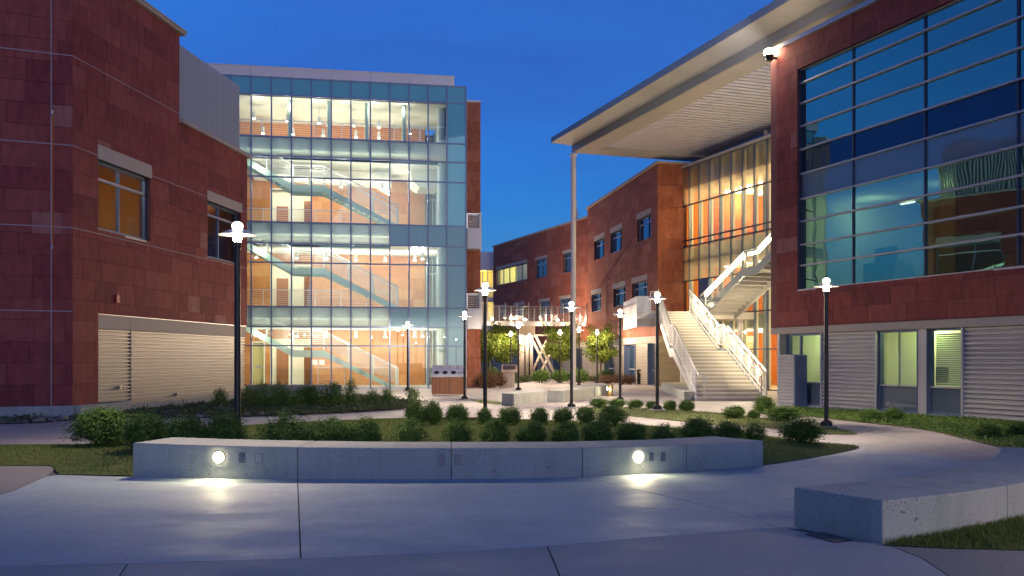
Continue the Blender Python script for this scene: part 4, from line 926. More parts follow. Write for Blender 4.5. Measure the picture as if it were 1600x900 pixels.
b = MB(); b.box(H, hm[-1]-.3, hm[-1], -7, -.12, 0, HZ[-1]); b.build('far_side_wall', M['orange'], gh)
b = MB(); b.box(H, 0, hm[-1], -7, -.7, 11.2, 11.35); b.box(H, 0, hm[-1], -7, -.7, 6.9, 7.0); b.box(H, 0, hm[-1], -7, -1.2, 3.2, 3.3); b.build('ceiling', M['ceiling'], gh)
b = MB(); b.box(H, 0, hm[-1], -7, -.65, 7.0, 8.0); b.box(H, 0, hm[-1], -7, -1.2, 3.3, 4.0); b.box(H, 0, hm[-1], -7, -.1, -.05, .02); b.build('floor_slab', M['floor'], gh)
b = MB()
for k in range(1, 8):
    for d in (-2.2, -4.4):
        s_ = 1.6*k; b.box(H, s_-.5, s_+.5, d-.08, d+.08, 11.12, 11.19); b.box(H, s_-.5, s_+.5, d-.08, d+.08, 6.83, 6.89); b.box(H, s_-.5, s_+.5, d-.08, d+.08, 3.13, 3.19)
b.build('ceiling_lamp', M['tube'], gh)
for z, e in ((10.8, 260), (6.3, 130), (2.9, 170)):
    for k in range(4): light(gh, H.p(1.6+k*2.9, -3.2, z), e, (1, .66, .24))
for px in (1190,): s_ = H.S(px, -1); b = MB(); b.lathe(H.p(s_, -1.3, 0), [(.2, 0), (.2, 11.2)], 16); b.build('round_column', M['greymetal'], gh, smooth=True)
b = MB(); b.box(H, hm[2]+.05, hm[3]+.0, .06, .10, 4.0, 6.0); b.box(H, hm[2]+.05, hm[3], .04, .12, 5.9, 6.0); b.build('hall_door', M['alu'], gh)
# ================================================================== CANOPY
cd = (-.318, 1)
KA = Fr(2.25, 57.2, .318, -1); KN = Fr(2.25, 57.2, 1, .36)
cn = thing('roof_canopy', (2.25, 57.2, 13.4), 'huge flat roof canopy with ribbed pale soffit over the stair court', 'canopy')
A_ = KA.u; B_ = KN.u
def cp(a, b_, z): return (2.25+A_[0]*a+B_[0]*b_, 57.2+A_[1]*a+B_[1]*b_, z)
LA, LBW = 38.0, 9.2
def cbox(mb, a0, a1, b0, b1, z0, z1):
    v = [cp(a, b_, z) for z in (z0, z1) for b_ in (b0, b1) for a in (a0, a1)]
    mb.raw(v, [(0, 2, 3, 1), (4, 5, 7, 6), (0, 1, 5, 4), (2, 6, 7, 3), (0, 4, 6, 2), (1, 3, 7, 5)])
b = MB(); cbox(b, 0, LA, 0, LBW, 14.02, 14.10); b.build('roof_plate', M['greymetal'], cn)
b = MB()
for k in range(13): cbox(b, k*3+.006, k*3+2.994, -.04, 0, 13.82, 14.12)
b.build('edge_trim', M['fascia'], cn)
b = MB(); 
for k in range(4): cbox(b, -.04, 0, k*2.3+.006, k*2.3+2.294, 13.82, 14.12)
b.build('edge_trim', M['fascia'], cn)
def slope_panel(a0, a1, first):
    m_ = MB(); m_.raw([cp(a0, 0.01, 13.84), cp(a1, .01, 13.84), cp(a1, 1.0, 13.62), cp(a0+(.6 if first else 0), 1.0, 13.62)], [(0, 1, 2, 3)]); m_.build('eave_panel', M['beige'], cn)
for k in range(13): slope_panel(k*3+(.01 if k else 0), k*3+2.99, k == 0)
m_ = MB(); m_.raw([cp(.01, .01, 13.84), cp(.6, 1.0, 13.62), cp(.6, LBW, 13.62), cp(.01, LBW, 13.84)], [(0, 1, 2, 3)]); m_.build('eave_panel', M['beige'], cn)
b = MB(); cbox(b, .6, LA, 1.0, 1.12, 13.22, 13.70); b.build('side_beam', M['fascia'], cn)
b = MB(); cbox(b, .6, .72, 1.12, LBW, 13.22, 13.70); b.build('end_beam', M['beige'], cn)
for k in range(13): q = MB(); cbox(q, .72+k*3+.01 if k else .72, min(LA, .72+k*3+2.99), 1.12, 2.2, 13.22, 13.27); q.build('border_panel', M['beige'], cn)
for k in range(5): q = MB(); cbox(q, .72, 1.9, 2.2+k*1.4+.01, 2.2+k*1.4+1.39, 13.222, 13.272); q.build('border_panel', M['beige'], cn)
b = MB(); a = 1.9; p = .46
while a < LA-p: cbox(b, a, a+p*.70, 2.2, LBW, 13.40, 13.46); a += p
b.build('soffit_deck', M['soffit'], cn, kind='stuff')
b = MB(); cbox(b, 1.9, LA, 2.2, LBW, 13.62, 13.66); b.build('dark_gap_plate', M['fascia'], cn)  # dark plate puts the shade of the rib gaps into colour
b = MB(); cbox(b, 1.88, 1.9, 2.2, LBW, 13.27, 13.6); cbox(b, 1.9, LA, 2.18, 2.2, 13.27, 13.6); b.build('border_upstand', M['beige'], cn)
b = MB(); cbox(b, .6, LA, LBW, LBW+.12, 13.42, 13.9); cbox(b, .6, LA, LBW-.35, LBW-.15, 13.30, 13.42); b.build('inner_beam', M['fascia'], cn)
b = MB(); cbox(b, -.0, 26, LBW+.6, LBW+.8, 13.3, 13.6); b.build('far_beam', M['alu'], cn)
for a in (8.4, 12, 20):
    q = cp(a, LBW-.3, 0); b = MB(); b.bar((q[0], q[1], 12.0), (q[0], q[1], 13.4), .14, 12); b.build('stub_post', M['white'], cn)
# tall white column
cq = (XP(896, 57.3), 57.3); tcn = thing('canopy_column', (cq[0], cq[1], 0), 'tall slender white steel column holding up the front canopy corner', 'column')
b = MB(); b.lathe((cq[0], cq[1], 0), [(.15, 0), (.15, 13.22)], 20); b.build('column_shaft', M['white'], tcn, smooth=True)
b = MB(); b.lathe((cq[0], cq[1], 13.1), [(.22, 0), (.22, .11)], 20); b.lathe((cq[0], cq[1], 0), [(.26, 0), (.26, .04)], 20); b.build('column_plate', M['white'], tcn)
# flood lamp under the canopy at the building corner
fl = thing('flood_lamp', (8.7, 33.2, 11.4), 'round flood lamp glowing at the brick corner under the canopy', 'lamp')
fp = R.p(-.06, .28, 11.62); b = MB(); b.lathe((fp[0], fp[1], fp[2]-.12), [(.05, 0), (.13, .05), (.17, .22)], 16); b.build('lamp_housing', M['black'], fl, smooth=True)
b = MB(); b.beam(R.p(.02, .02, 11.62), fp, .05, .08); b.build('bracket', M['black'], fl)
b = MB(); b.lathe((fp[0], fp[1], fp[2]+.10), [(.16, 0), (.19, .08), (.16, .18), (.03, .24)], 16); b.build('lens', emit('flood_glow', (1, .78, .50), 60), fl)
light(fl, (fp[0]-.75, fp[1]+.6, fp[2]-.1), 55, (1, .80, .68), r=.03); light(fl, (fp[0]-.4, fp[1]+.5, fp[2]-.1), 700, (1, .90, .92), r=.03, typ='SPOT', spot=math.radians(95), rot=(-.35, 1, .12))

# ================================================================== GRAND STAIR
gs_ = thing('grand_stair', (8.2, 37.8, 0), 'broad white outdoor staircase with wire mesh railings leading up to the deck', 'staircase')
def sl(Y, side):    # plan of the stair edges, tapering upward
    k = [(37.8, 6.98, 9.48), (43.2, 7.02, 9.12), (44.4, 7.06, 9.06), (50.3, 7.38, 8.80)]
    for (y0, l0, r0_), (y1, l1, r1) in zip(k, k[1:]):
        if Y <= y1 or y1 == 50.3:
            t = (Y-y0)/(y1-y0); return (l0+(l1-l0)*t) if side == 0 else (r0_+(r1-r0_)*t)
N1, N2 = 13, 14; ZL, ZD = 1.92, 3.92
def stepb(y0, y1, z0, z1):
    b = MB(); b.prism([(sl(y0, 0), y0), (sl(y0, 1), y0), (sl(y1, 1), y1), (sl(y1, 0), y1)], z0, z1); o = b.build('step', M['step'], gs_)
    q = MB(); q.prism([(sl(y0, 0)+.02, y0-.004), (sl(y0, 1)-.02, y0-.004), (sl(y0, 1)-.02, y0-.001), (sl(y0, 0)+.02, y0-.001)], z0+.002 if z0 < .01 else z1-.142, z1-.045); q.build('riser', M['riser'], o)
    q = MB(); q.prism([(sl(y0, 0)+.05, y0+.03), (sl(y0, 1)-.05, y0+.03), (sl(y0, 1)-.05, y0+.085), (sl(y0, 0)+.05, y0+.085)], z1+.001, z1+.004); q.build('nosing_strip', M['nosing'], o)
for i in range(N1): y0 = 37.8+i*(5.4/N1); stepb(y0, y0+5.4/N1+.02, ZL*i/N1 - (.0 if i == 0 else .08), ZL*(i+1)/N1-.0)
b = MB(); b.prism([(sl(43.2, 0), 43.21), (sl(43.2, 1), 43.21), (sl(44.4, 1), 44.4), (sl(44.4, 0), 44.4)], ZL-.25, ZL); b.build('landing', M['step'], gs_)
for i in range(N2): y0 = 44.4+i*(5.9/N2); stepb(y0, y0+5.9/N2+.02, ZL+(ZD-ZL)*i/N2-.08, ZL+(ZD-ZL)*(i+1)/N2)
def nose(Y): 
    if Y <= 43.2: return ZL*(Y-37.8)/5.4
    if Y <= 44.4: return ZL
    return ZL+(ZD-ZL)*(Y-44.4)/5.9
for side, off in ((0, -1), (1, 1)):
    ks = [37.8, 43.2, 44.4, 50.3]
    b = MB(); v = []
    for Y in ks:
        x = sl(Y, side); z = nose(Y)
        for xx in (x+off*.02, x+off*.12):
            v += [(xx, Y, max(0, z-.26)), (xx, Y, z+.12)]
    f = []
    for i in range(3):
        o_ = i*4; f += [(o_, o_+1, o_+5, o_+4), (o_+2, o_+6, o_+7, o_+3), (o_+1, o_+3, o_+7, o_+5), (o_, o_+4, o_+6, o_+2)]
    f += [(0, 2, 3, 1), (12, 13, 15, 14)]; b.raw(v, f); b.build('stringer', M['greymetal'], gs_)
    for a, c in ((37.85, 43.05), (43.55, 50.3)):
        rp = part('railing_panel', gs_)
        x = lambda Y: sl(Y, side)+off*.08
        seg = [a]+[q for q in (43.2, 44.4) if a < q < c]+[c]
        b = MB()
        for y0, y1 in zip(seg, seg[1:]):
            b.beam((x(y0), y0, nose(y0)+1.13), (x(y1), y1, nose(y1)+1.13), .045, .045); b.beam((x(y0), y0, nose(y0)+.30), (x(y1), y1, nose(y1)+.30), .04, .05)
        b.build('handrail', M['white'], rp)
        b = MB(); n = 5
        for k in range(n+1): Y = a+(c-a)*k/n; b = MB(); b.box(W0, x(Y)-.025, x(Y)+.025, Y-.03, Y+.03, nose(Y)+.05, nose(Y)+1.13); b.build('rail_post', M['white'], rp)
        b = MB(); Y = a
        while Y < c: b.box(W0, x(Y)-.004, x(Y)+.004, Y-.006, Y+.006, nose(Y)+.3, nose(Y)+1.12); Y += .12
        for y0, y1 in zip(seg, seg[1:]):
            for k in range(1, 8): b.beam((x(y0), y0, nose(y0)+.3+k*.103), (x(y1), y1, nose(y1)+.3+k*.103), .007, .009)
        b.build('wire_mesh', M['white'], rp)
        b = MB(); dx = -off*.10
        for y0, y1 in zip(seg, seg[1:]): b.bar((x(y0)+dx, y0, nose(y0)+.95), (x(y1)+dx, y1, nose(y1)+.95), .022, 8)
        b.build('grab_rail', M['steel'], rp)
b = MB(); b.bar((7.18, 37.62, 0), (7.18, 37.62, .95), .025); b.bar((7.18, 37.62, .95), (7.05, 37.9, .95), .025); b.bar((9.3, 37.62, 0), (9.3, 37.62, .95), .025); b.bar((9.3, 37.62, .95), (9.42, 37.9, .95), .025); b.build('grab_rail', M['steel'], gs_)
# small step lights in the right railing
for Y in [38.6+k*1.15 for k in range(10)]:
    x_ = sl(Y, 1)-.04; z = nose(Y)+1.02; b = MB(); b.box(W0, x_-.02, x_+.02, Y-.18, Y+.18, z-.015, z+.01); b.build('rail_light', M['dimstrip'], gs_)
    light(gs_, (x_-.14, Y, z-.06), 36, (1, .84, .56))
# ------------------------------------------------------------------ deck
dk = thing('entrance_deck', (8.2, 52, ZD), 'raised deck with white clad parapet at the stair top', 'deck')
b = MB(); b.prism([(6.3, 50.36), (9.4, 50.36), (12.2, 50.8), (10.2, 57.2), (8.6, 57.2), (6.6, 54)], ZD-.35, ZD); b.build('deck_slab', M['step'], dk)
px0 = XP(990, 53); 
for k in range(2):
    q = MB(); q.box(W0, 6.30+k*.0, 6.36, 51.0+k*3.02, 54.0+k*3.0, 3.2, 4.75); q.build('parapet_panel', M['white'], dk)
q = MB(); q.box(W0, 6.38, 7.30, 50.98, 51.04, 3.2, 4.0); q.build('parapet_panel', M['panelw'], dk)
q = MB(); q.box(W0, 6.30, 6.98, 50.94, 50.97, 3.2, 4.75); q.build('parapet_panel', M['white'], dk)
guard(dk, W0, 7.0, 7.32, 50.9, ZD, m=M['white'], step=.5); 
FrD = Fr(8.95, 50.4, .7, .35); guard(dk, FrD, .9, 3.2, 0, ZD, m=M['white'])
b = MB(); 
for x_, y_ in ((11.6, 51.2), (9.4, 55.5)): b.bar((x_, y_, 0), (x_, y_, ZD-.35), .14, 12)
b.build('deck_post', M['white'], dk)
# ------------------------------------------------------------------ upper flight, rises towards the viewer along the hall
uf = thing('upper_stair', (9.14, 48.3, ZD), 'upper stair flight with glowing handrail climbing past the glass hall', 'staircase')
U = Fr(9.14, 48.3, .355, -1)
ug = [(-.3, 3.80), (3.55, 5.60), (4.56, 5.62), (9.2, 8.0), (12, 8.0)]
UW = -1.9
for d in (0, UW):
    b = MB(); b.side(U, [(a, z+.04) for a, z in ug]+[(a, z-.33) for a, z in ug[::-1]], d, d-.08); b.build('stringer', M['fascia'] if d == 0 else M['beige'], uf)
def uz(a):
    for (a0, z0), (a1, z1) in zip(ug, ug[1:]):
        if a <= a1: return z0+(z1-z0)*(a-a0)/(a1-a0)
    return ug[-1][1]
k = 0
for (a0, z0), (a1, z1) in ((ug[0], ug[1]), (ug[2], ug[3])):
    n = max(1, round(abs(z1-z0)/.16))
    for i in range(n):
        a = a0+(a1-a0)*(i+.5)/n; z = z0+(z1-z0)*(i+.5)/n; q = MB(); w_ = (a1-a0)/n; q.box(U, a-w_*.5, a+w_*.5, UW, -.08, z-.05, z-.0); q.box(U, a-w_*.5, a-w_*.42, UW, -.08, z-.18, z-.05); q.build('step', M['beige'], uf)
q = MB(); q.box(U, ug[1][0], ug[2][0], UW, -.08, 5.50, 5.56); q.box(U, ug[3][0], 12, UW, -.08, 7.9, 7.96); q.build('landing', M['beige'], uf)
for d in (-.04, UW-.04):
    b = MB()
    for (a0, z0), (a1, z1) in zip(ug, ug[1:]):
        b.beam(U.p(a0, d, z0+.80), U.p(a1, d, z1+.80), .05, .05)
        for q_ in range(1, 9): b.bar(U.p(a0, d, z0+.04+q_*.085), U.p(a1, d, z1+.04+q_*.085), .006, 4)
    for a in (.2, 1.3, 2.4, 3.55, 4.56, 5.7, 6.8, 7.9, 9.2, 10.6): b.box(U, a-.03, a+.03, d-.02, d+.02, uz(a)-.1, uz(a)+.8)
    b.build('railing', M['steel'], uf)
d = -.10
for a0, a1 in ((.05, .75), (.85, 1.75), (1.85, 2.5), (2.6, 3.5), (3.75, 4.45), (4.6, 5.5), (5.6, 6.6), (6.7, 7.6), (7.7, 8.8)):
    b = MB(); b.beam(U.p(a0, d, uz(a0)+.62), U.p(a1, d, uz(a1)+.62), .05, .13); b.build('light_strip', M['strip'], uf); a = (a0+a1)/2
    light(uf, U.p(a, d-.14, uz(a)+.55), 30, (1, .80, .45))
light(uf, U.p(2.6, -1.2, 3.1), 130, (1, .8, .5))  # bare light added under the flight to brighten its underside
# ================================================================== FOOTBRIDGE
fb = thing('footbridge', (-3, 78, 0), 'white steel footbridge on crossed braces spanning between the tower and the wing', 'footbridge')
B0, B1 = XP(751, 72), XP(914, 78)
BR = Fr(B0, 74, 1, .30); bl_ = BR.S(916)
b = MB(); b.box(BR, 0, bl_, -2.2, 0, 4.10, 4.32); b.box(BR, 0, bl_, .0, .06, 4.02, 4.36); b.build('bridge_deck', M['white'], fb)
b = MB(); b.box(BR, BR.S(815), bl_, -1.2, -1.0, 3.3, 3.42); b.box(BR, BR.S(815), BR.S(840), -1.6, -.6, 3.42, 4.1); b.build('cross_head', M['trim'], fb)
n = 18
for k in range(n+1): a = bl_*k/n; b = MB(); b.box(BR, a-.03, a+.03, -.05, .0, 4.32, 5.75 if k % 2 == 0 else 5.5); b.build('rail_post', M['steel'], fb)
b = MB(); b.box(BR, 0, bl_, -.04, .0, 5.45, 5.5)
for q in range(1, 10): b.box(BR, 0, bl_, -.03, -.018, 4.32+q*.115, 4.335+q*.115)
k = 0.0
while k < bl_: b.box(BR, k-.005, k+.005, -.03, -.018, 4.32, 5.45); k += .13
b.build('wire_mesh', M['steel'], fb)
for px, r in ((814, .17), (825.5, .26)):
    a = BR.S(px, -1); b = MB(); p = BR.p(a, -1, 0); b.box(BR, a-r*1.1, a+r*1.1, -1-r, -1+r, 0, 3.45); b.build('bridge_column', M['trim'], fb)
for (xa, za, xb, zb) in ((829, 3.3, 860, .2), (829, .3, 854, 2.9), (836, 3.4, 868, .3), (842, .2, 862, 2.2)):
    a, c = BR.S(xa, -1), BR.S(xb, -1); b = MB(); b.bar(BR.p(a, -1, za), BR.p(c, -1, zb), .10, 10); b.build('brace', M['trim'], fb)
for px, py in ((763, 505), (775, 502), (800, 505), (814, 503), (843, 505), (857, 504), (880, 506), (912, 507)):
    a = BR.S(px, .1); b = MB(); p = BR.p(a, .12, 4.12); b.lathe((p[0], p[1], p[2]), [(.04, 0), (.065, .05), (.03, .09)], 10); b.build('bridge_or_fill_light', M['bulb'], fb)
light(fb, BR.p(BR.S(775), .8, 3.7), 40, (1, .7, .4)); light(fb, BR.p(BR.S(845), .8, 3.7), 40, (1, .7, .4))
for q_ in (.18, .5, .82):  # unseen far-side lamps, added to light the far wing
    q = MB(); p = BR.p(bl_*q_, -2.35, 4.5); q.lathe((p[0], p[1], p[2]), [(.10, 0), (.13, .08), (.06, .18)], 10); q.build('bridge_or_fill_light', M['bulb'], fb); light(fb, BR.p(bl_*q_, -2.8, 4.7), 440, (1, .74, .52))
light(fb, BR.p(BR.S(890), .8, 3.7), 40, (1, .7, .4))

# ================================================================== LAMPS
def zg(x, y):
    z = 0
    for pts, zf, zo in LAWN.values():
        if inside(pts, np.array([x]), np.array([y]))[0]: z = max(z, zf(x, y)+zo)
    return z
lens = lensmat('lens_glow', (1, .76, .52), 130)
lampH = None
def lamp_post(x, y, z, label, warm=None):
    global lampH
    first = lampH is None
    if first:
        t = thing('street_lamp', (x, y, z), label, 'lamp post', 'black lamp posts around the court')
        b = MB(); b.lathe((x, y, z), [(.24, -.25), (.24, .035)], 20); b.build('concrete_footing', M['conc'], t)
        b = MB(); b.lathe((x, y, z+.03), [(.13, 0), (.135, .02), (.13, .09), (.09, .12), (.06, .14)], 20); b.build('base', M['black'], t, smooth=True)
        b = MB(); b.lathe((x, y, z+.1), [(.052, 0), (.045, 2.92)], 14); b.build('pole', M['black'], t, smooth=True)
        b = MB(); b.lathe((x, y, z+3.0), [(.05, 0), (.055, .04), (.062, .09), (.062, .13)], 16); b.build('collar', M['black'], t, smooth=True)
        b = MB(); b.lathe((x, y, z+3.132), [(.050, 0), (.056, .01), (.072, .095), (.07, .105)], 16); b.build('lens', lens, t)
        b = MB(); b.lathe((x, y, z+3.235), [(.285, 0), (.28, .012), (.20, .040), (.12, .075), (.085, .085)], 28); b.build('shade', M['lampgrey'], t, smooth=True)
        b = MB(); b.lathe((x, y, z+3.322), [(.060, 0), (.078, .02), (.085, .05), (.078, .08), (.058, .10), (.03, .113)], 18); b.build('globe', emit('globe_glow', (1, .86, .68), 7), t, smooth=True)
        b = MB(); b.lathe((x, y, z+3.435), [(.035, 0), (.03, .01), (.012, .02), (.006, .05)], 12); b.build('cap', M['black'], t)
        light(t, (x, y, z+3.215), 700, (1, .80, .60), r=.035, typ='SPOT', spot=math.radians(152), rot=(0, 0, -1))
        lampH = t
    if first: return t
    c = fast_copy(lampH); c.location = (x, y, z); c['label'] = label; return c
lamps = [
 (371, 16.9, .11, 'nearest black lamp post, rising behind the left end of the curved bench'),
 (1291, 23.2, None, 'black lamp post in front of the blue window wall, rightmost in the photo'),
 (758, 25.5, .08, 'black lamp post right of the glass tower, standing among the middle shrubs'),
 (1027, 29.3, None, 'black lamp post at the left foot of the white outdoor stair'),
 (893, 32.6, None, 'black lamp post beside the tall white canopy column'),
 (969, 37.6, 0, 'black lamp post left of the trash bin, between the column and the stair'),
 (726, 39.2, 0, 'black lamp post at the right end of the wood recycling station'),
 (637, 50.2, 0, 'black lamp post against the tower glass, between stair foot and recycling station'),
 (810, 50.2, 0, 'black lamp post just right of the reading stand under the footbridge'),
 (905, 58.5, 0, 'slim far lamp post just right of the tall white column'),
 (875, 64.5, 0, 'far lamp post in front of the middle tree'),
 (933, 64.0, 0, 'far lamp post in front of the rightmost tree'),
 (798, 68, 0, 'far lamp post left of the footbridge column'),
 (827, 75, 0, 'farthest lamp post, in front of the thick footbridge column'),
]
FARL = None
for px, Y, z, lab in lamps:
    x = XP(px, Y); lp_ = lamp_post(x, Y, zg(x, Y) if z is None else z, lab)
    if px == 371: first_lamp = lp_
    if Y > 45:
        for ch in [o for o in SC.collection.objects if o.parent == lp_ and o.type == 'LIGHT']:
            if FARL is None: FARL = bpy.data.lights.new('lamp_or_fill_light', 'POINT'); FARL.energy = 600; FARL.color = (1, .78, .55); FARL.shadow_soft_size = .05
            ch.data = FARL
lamp_post(8.6, 6.1, 0, 'black lamp post beyond the right edge of the photo')

first_lamp.scale = (1.1, 1.1, 1.1)
# ================================================================== CONCRETE SEATS
def arc_pts(keys, n=8):
    P = [np.array(k, float) for k in keys]; P = [2*P[0]-P[1]]+P+[2*P[-1]-P[-2]]; out = []
    for i in range(1, len(P)-2):
        for j in range(n):
            t = j/n; p0, p1, p2, p3 = P[i-1:i+3]
            out.append(.5*((2*p1)+(-p0+p2)*t+(2*p0-5*p1+4*p2-p3)*t*t+(-p0+3*p1-3*p2+p3)*t**3))
    out.append(P[-2]); return out
def seat(parent, front, zt, depth, cuts, endoff=None, m=M['conc'], gap=.008, name='concrete_segment'):
    """front: list of (x,y) at the face; zt tops; cuts: fractional indices of the joints"""
    pts = arc_pts([(f[0], f[1], z) for f, z in zip(front, zt)], 10); pts = [tuple(p) for p in pts]
    nrm = []
    for i in range(len(pts)):
        a, c = pts[max(0, i-1)], pts[min(len(pts)-1, i+1)]; d = Vector((c[0]-a[0], c[1]-a[1])).normalized(); nrm.append((-d.y, d.x))
    idx = [0]+[int(round(c*10)) for c in cuts]+[len(pts)-1]
    for a, c in zip(idx, idx[1:]):
        P = [list(p) for p in pts[a:c+1]]; Nn = nrm[a:c+1]
        d0 = (Vector(P[1][:2])-Vector(P[0][:2])).normalized()*gap/2; d1 = (Vector(P[-1][:2])-Vector(P[-2][:2])).normalized()*gap/2
        P[0][0] += d0.x; P[0][1] += d0.y; P[-1][0] -= d1.x; P[-1][1] -= d1.y
        b = MB(); n = len(P); bk = [(p[0]+q[0]*depth, p[1]+q[1]*depth) for p, q in zip(P, Nn)]
        v = [(p[0], p[1], -.02) for p in P]+[(p[0], p[1], p[2]) for p in P]+[(x, y, -.02) for x, y in bk]+[(x, y, p[2]) for (x, y), p in zip(bk, P)]
        f = []
        for i in range(n-1): f += [(i, i+1, n+i+1, n+i), (2*n+i, 3*n+i, 3*n+i+1, 2*n+i+1), (n+i, n+i+1, 3*n+i+1, 3*n+i)]
        f += [(0, n, 3*n, 2*n), (n-1, 3*n-1, 4*n-1, 2*n-1)]; b.raw(v, f)
        o = b.build(name, m, parent, bevel=.012)
    return pts, nrm
cb = thing('curved_bench', (-.8, 13.4, 0), 'long curved cast concrete bench with two glowing round lights across the foreground', 'bench')
fr = [G(207, 744.5), G(335, 747.5), G(465, 748.5), G(585, 749), G(705, 748.5), G(808, 747.5), G(910, 745), G(992, 741.5), G(1073, 737), G(1193, 727)]
ztp = [.455, .44, .425, .415, .41, .405, .395, .39, .38, .37]
pts, nrm = seat(cb, fr, ztp, 1.02, (2, 4, 6, 8))
def on_bench(px, h):
    best = min(range(len(pts)), key=lambda i: abs(800+FPX*pts[i][0]/pts[i][1]-px)); p = pts[best]; a, c = pts[max(0, best-1)], pts[min(len(pts)-1, best+1)]
    d = Vector((c[0]-a[0], c[1]-a[1], 0)).normalized(); x = XP(px, p[1]); return Vector((x, p[1], h)), d, Vector((d.y, -d.x, 0))
def zy(py, Y): return EYE+(HOR-py)/FPX*Y
for px, py in ((342, 714.5), (997, 714)):
    c, d, nn = on_bench(px, 0); c.z = zy(py, c.y)
    b = MB(); b.bar(c-nn*.01, c+nn*.008, .080, 24); b.build('light_bezel', M['bronze'], cb); b = MB(); b.bar(c+nn*.010, c+nn*.020, .072, 24); b.build('bench_light', M['puck'], cb)
    al = light(cb, c+nn*.035, 8, (1, .86, .50), typ='AREA', size=.12, rot=(nn.x, nn.y, -.35))
for px, py, w_, h_ in ((378, 715, 9, 15), (404.5, 716, 11, 15), (690, 719, 9, 15), (716, 718.5, 10, 15), (1017.5, 713.5, 7, 12), (1035.5, 713.5, 8, 13)):
    c, d, nn = on_bench(px, 0); c.z = zy(py, c.y); s = c.y/FPX; a = d*w_*s/2; u = Vector((0, 0, h_*s/2))
    b = MB(); q = [c-a-u+nn*.003, c+a-u+nn*.003, c+a+u+nn*.003, c-a+u+nn*.003]; r_ = [v+nn*.008 for v in q]; b.raw(q+r_, [(4, 5, 6, 7), (0, 1, 5, 4), (1, 2, 6, 5), (2, 3, 7, 6), (3, 0, 4, 7)]); cp_ = b.build('cover_plate', M['conc'] if px > 400 and px < 420 else M['plate'], cb)
    b = MB()
    for e0, e1 in ((q[0], q[1]), (q[1], q[2]), (q[2], q[3]), (q[3], q[0])): b.beam(e0+nn*.004, e1+nn*.004, .008, .008)
    b.build('plate_rim', M['plate'], cp_)
# right foreground seat
cb2 = thing('curved_bench', (4, 9.5, 0), 'wide concrete bench with a dark blue end face, lower right corner', 'bench')
f2 = [(3.19, 8.69), (3.98, 9.14), (4.78, 9.72), (5.62, 10.48), (6.4, 11.35), (7.1, 12.35), (7.7, 13.5)]
seat(cb2, f2, [.375]*7, 1.04, (2, 4))
# drain grate
dg = thing('drain_grate', (3.0, 9.0, 0), 'dark slotted drain grate in the paving at the end of the right bench', 'drain')
gq = [G(1257, 835), G(1284, 832.5), G(1331, 845), G(1304, 848.5)]
b = MB(); b.prism(gq, .0005, .006); b.build('grate_frame', M['black'], dg)
for k in range(1, 12):
    t = k/12; p = [gq[0][i]+(gq[3][i]-gq[0][i])*t for i in (0, 1)]; q = [gq[1][i]+(gq[2][i]-gq[1][i])*t for i in (0, 1)]
    b = MB(); b.beam((*p, .009), (*q, .009), .02, .008); b.build('bar', M['plate'], dg)
# benches of the far court
def slab_bench(label, pl, h, cuts=(), group=None):
    t = thing('concrete_bench', (*pl[0][0], 0), label, 'bench', group)
    for q in pl: b = MB(); b.prism(q, 0, h); b.build('concrete_segment', M['conc'], t, bevel=.012)
    return t
def quadpx(a, c, e, f, z=0): return [G(*a), G(*c), G(*e), G(*f)]
slab_bench('short low concrete bench with a blue grey end, left of the pair on the court', [quadpx((784, 633.5), (803, 635), (852, 629), (838, 622.5))], .42)
slab_bench('long low concrete bench ending beside the white column, right of the pair', [quadpx((855, 628), (880, 628.5), (928, 620.5), (905, 616)), quadpx((929, 620.3), (958, 616), (938, 611.5), (906, 615.7))], .42)
slab_bench('pale concrete bench block left of the foot of the white stair', [quadpx((1033, 609), (1069, 627), (1088, 626), (1088, 607))], .36)
pl_ = thing('ground_light', (XP(953, 43), 43, 0), 'small glowing bollard light at the far end of the long court bench', 'light')
b = MB(); c = (XP(953, 42.5), 42.5, .33); b.bar((c[0]-.02, c[1]-.06, c[2]), (c[0]-.02, c[1]-.02, c[2]), .11, 14); b.build('lens', M['puck'], pl_); b = MB(); b.lathe((c[0], c[1], 0), [(.12, 0), (.12, .48)], 14); b.build('light_body', M['bronze'], pl_)
light(pl_, (c[0], c[1]-.25, .3), 9, (1, .86, .55))
# ================================================================== COURT FURNITURE
# reading stand
Y = 57.5; x0, x1 = XP(786, Y), XP(807, Y); rsn = thing('reading_stand', ((x0+x1)/2, Y, 0), 'stone reading stand with sloping bronze plaque by the copper shrubs', 'sign')
b = MB(); b.prism([(x0, Y), (x1-.1, Y), (x1-.1, Y+.55), (x0, Y+.55)], 0, [.85, .85, 1.0, 1.0]); b.build('pedestal', M['trim'], rsn, bevel=.01)
b = MB(); b.raw([(x0-.1, Y-.12, .80), (x1+.05, Y-.12, .80), (x1+.05, Y+.7, 1.12), (x0-.1, Y+.7, 1.12), (x0-.1, Y-.12, .92), (x1+.05, Y-.12, .92), (x1+.05, Y+.7, 1.24), (x0-.1, Y+.7, 1.24)], [(3, 2, 1, 0), (4, 5, 6, 7), (0, 1, 5, 4), (1, 2, 6, 5), (2, 3, 7, 6), (3, 0, 4, 7)]); b.build('sloping_top', M['trim'], rsn)
b = MB(); b.raw([(x0, Y-.03, .965), (x1-.06, Y-.03, .965), (x1-.06, Y+.6, 1.211), (x0, Y+.6, 1.211)], [(0, 1, 2, 3)]); b.build('plaque', M['bronze'], rsn)
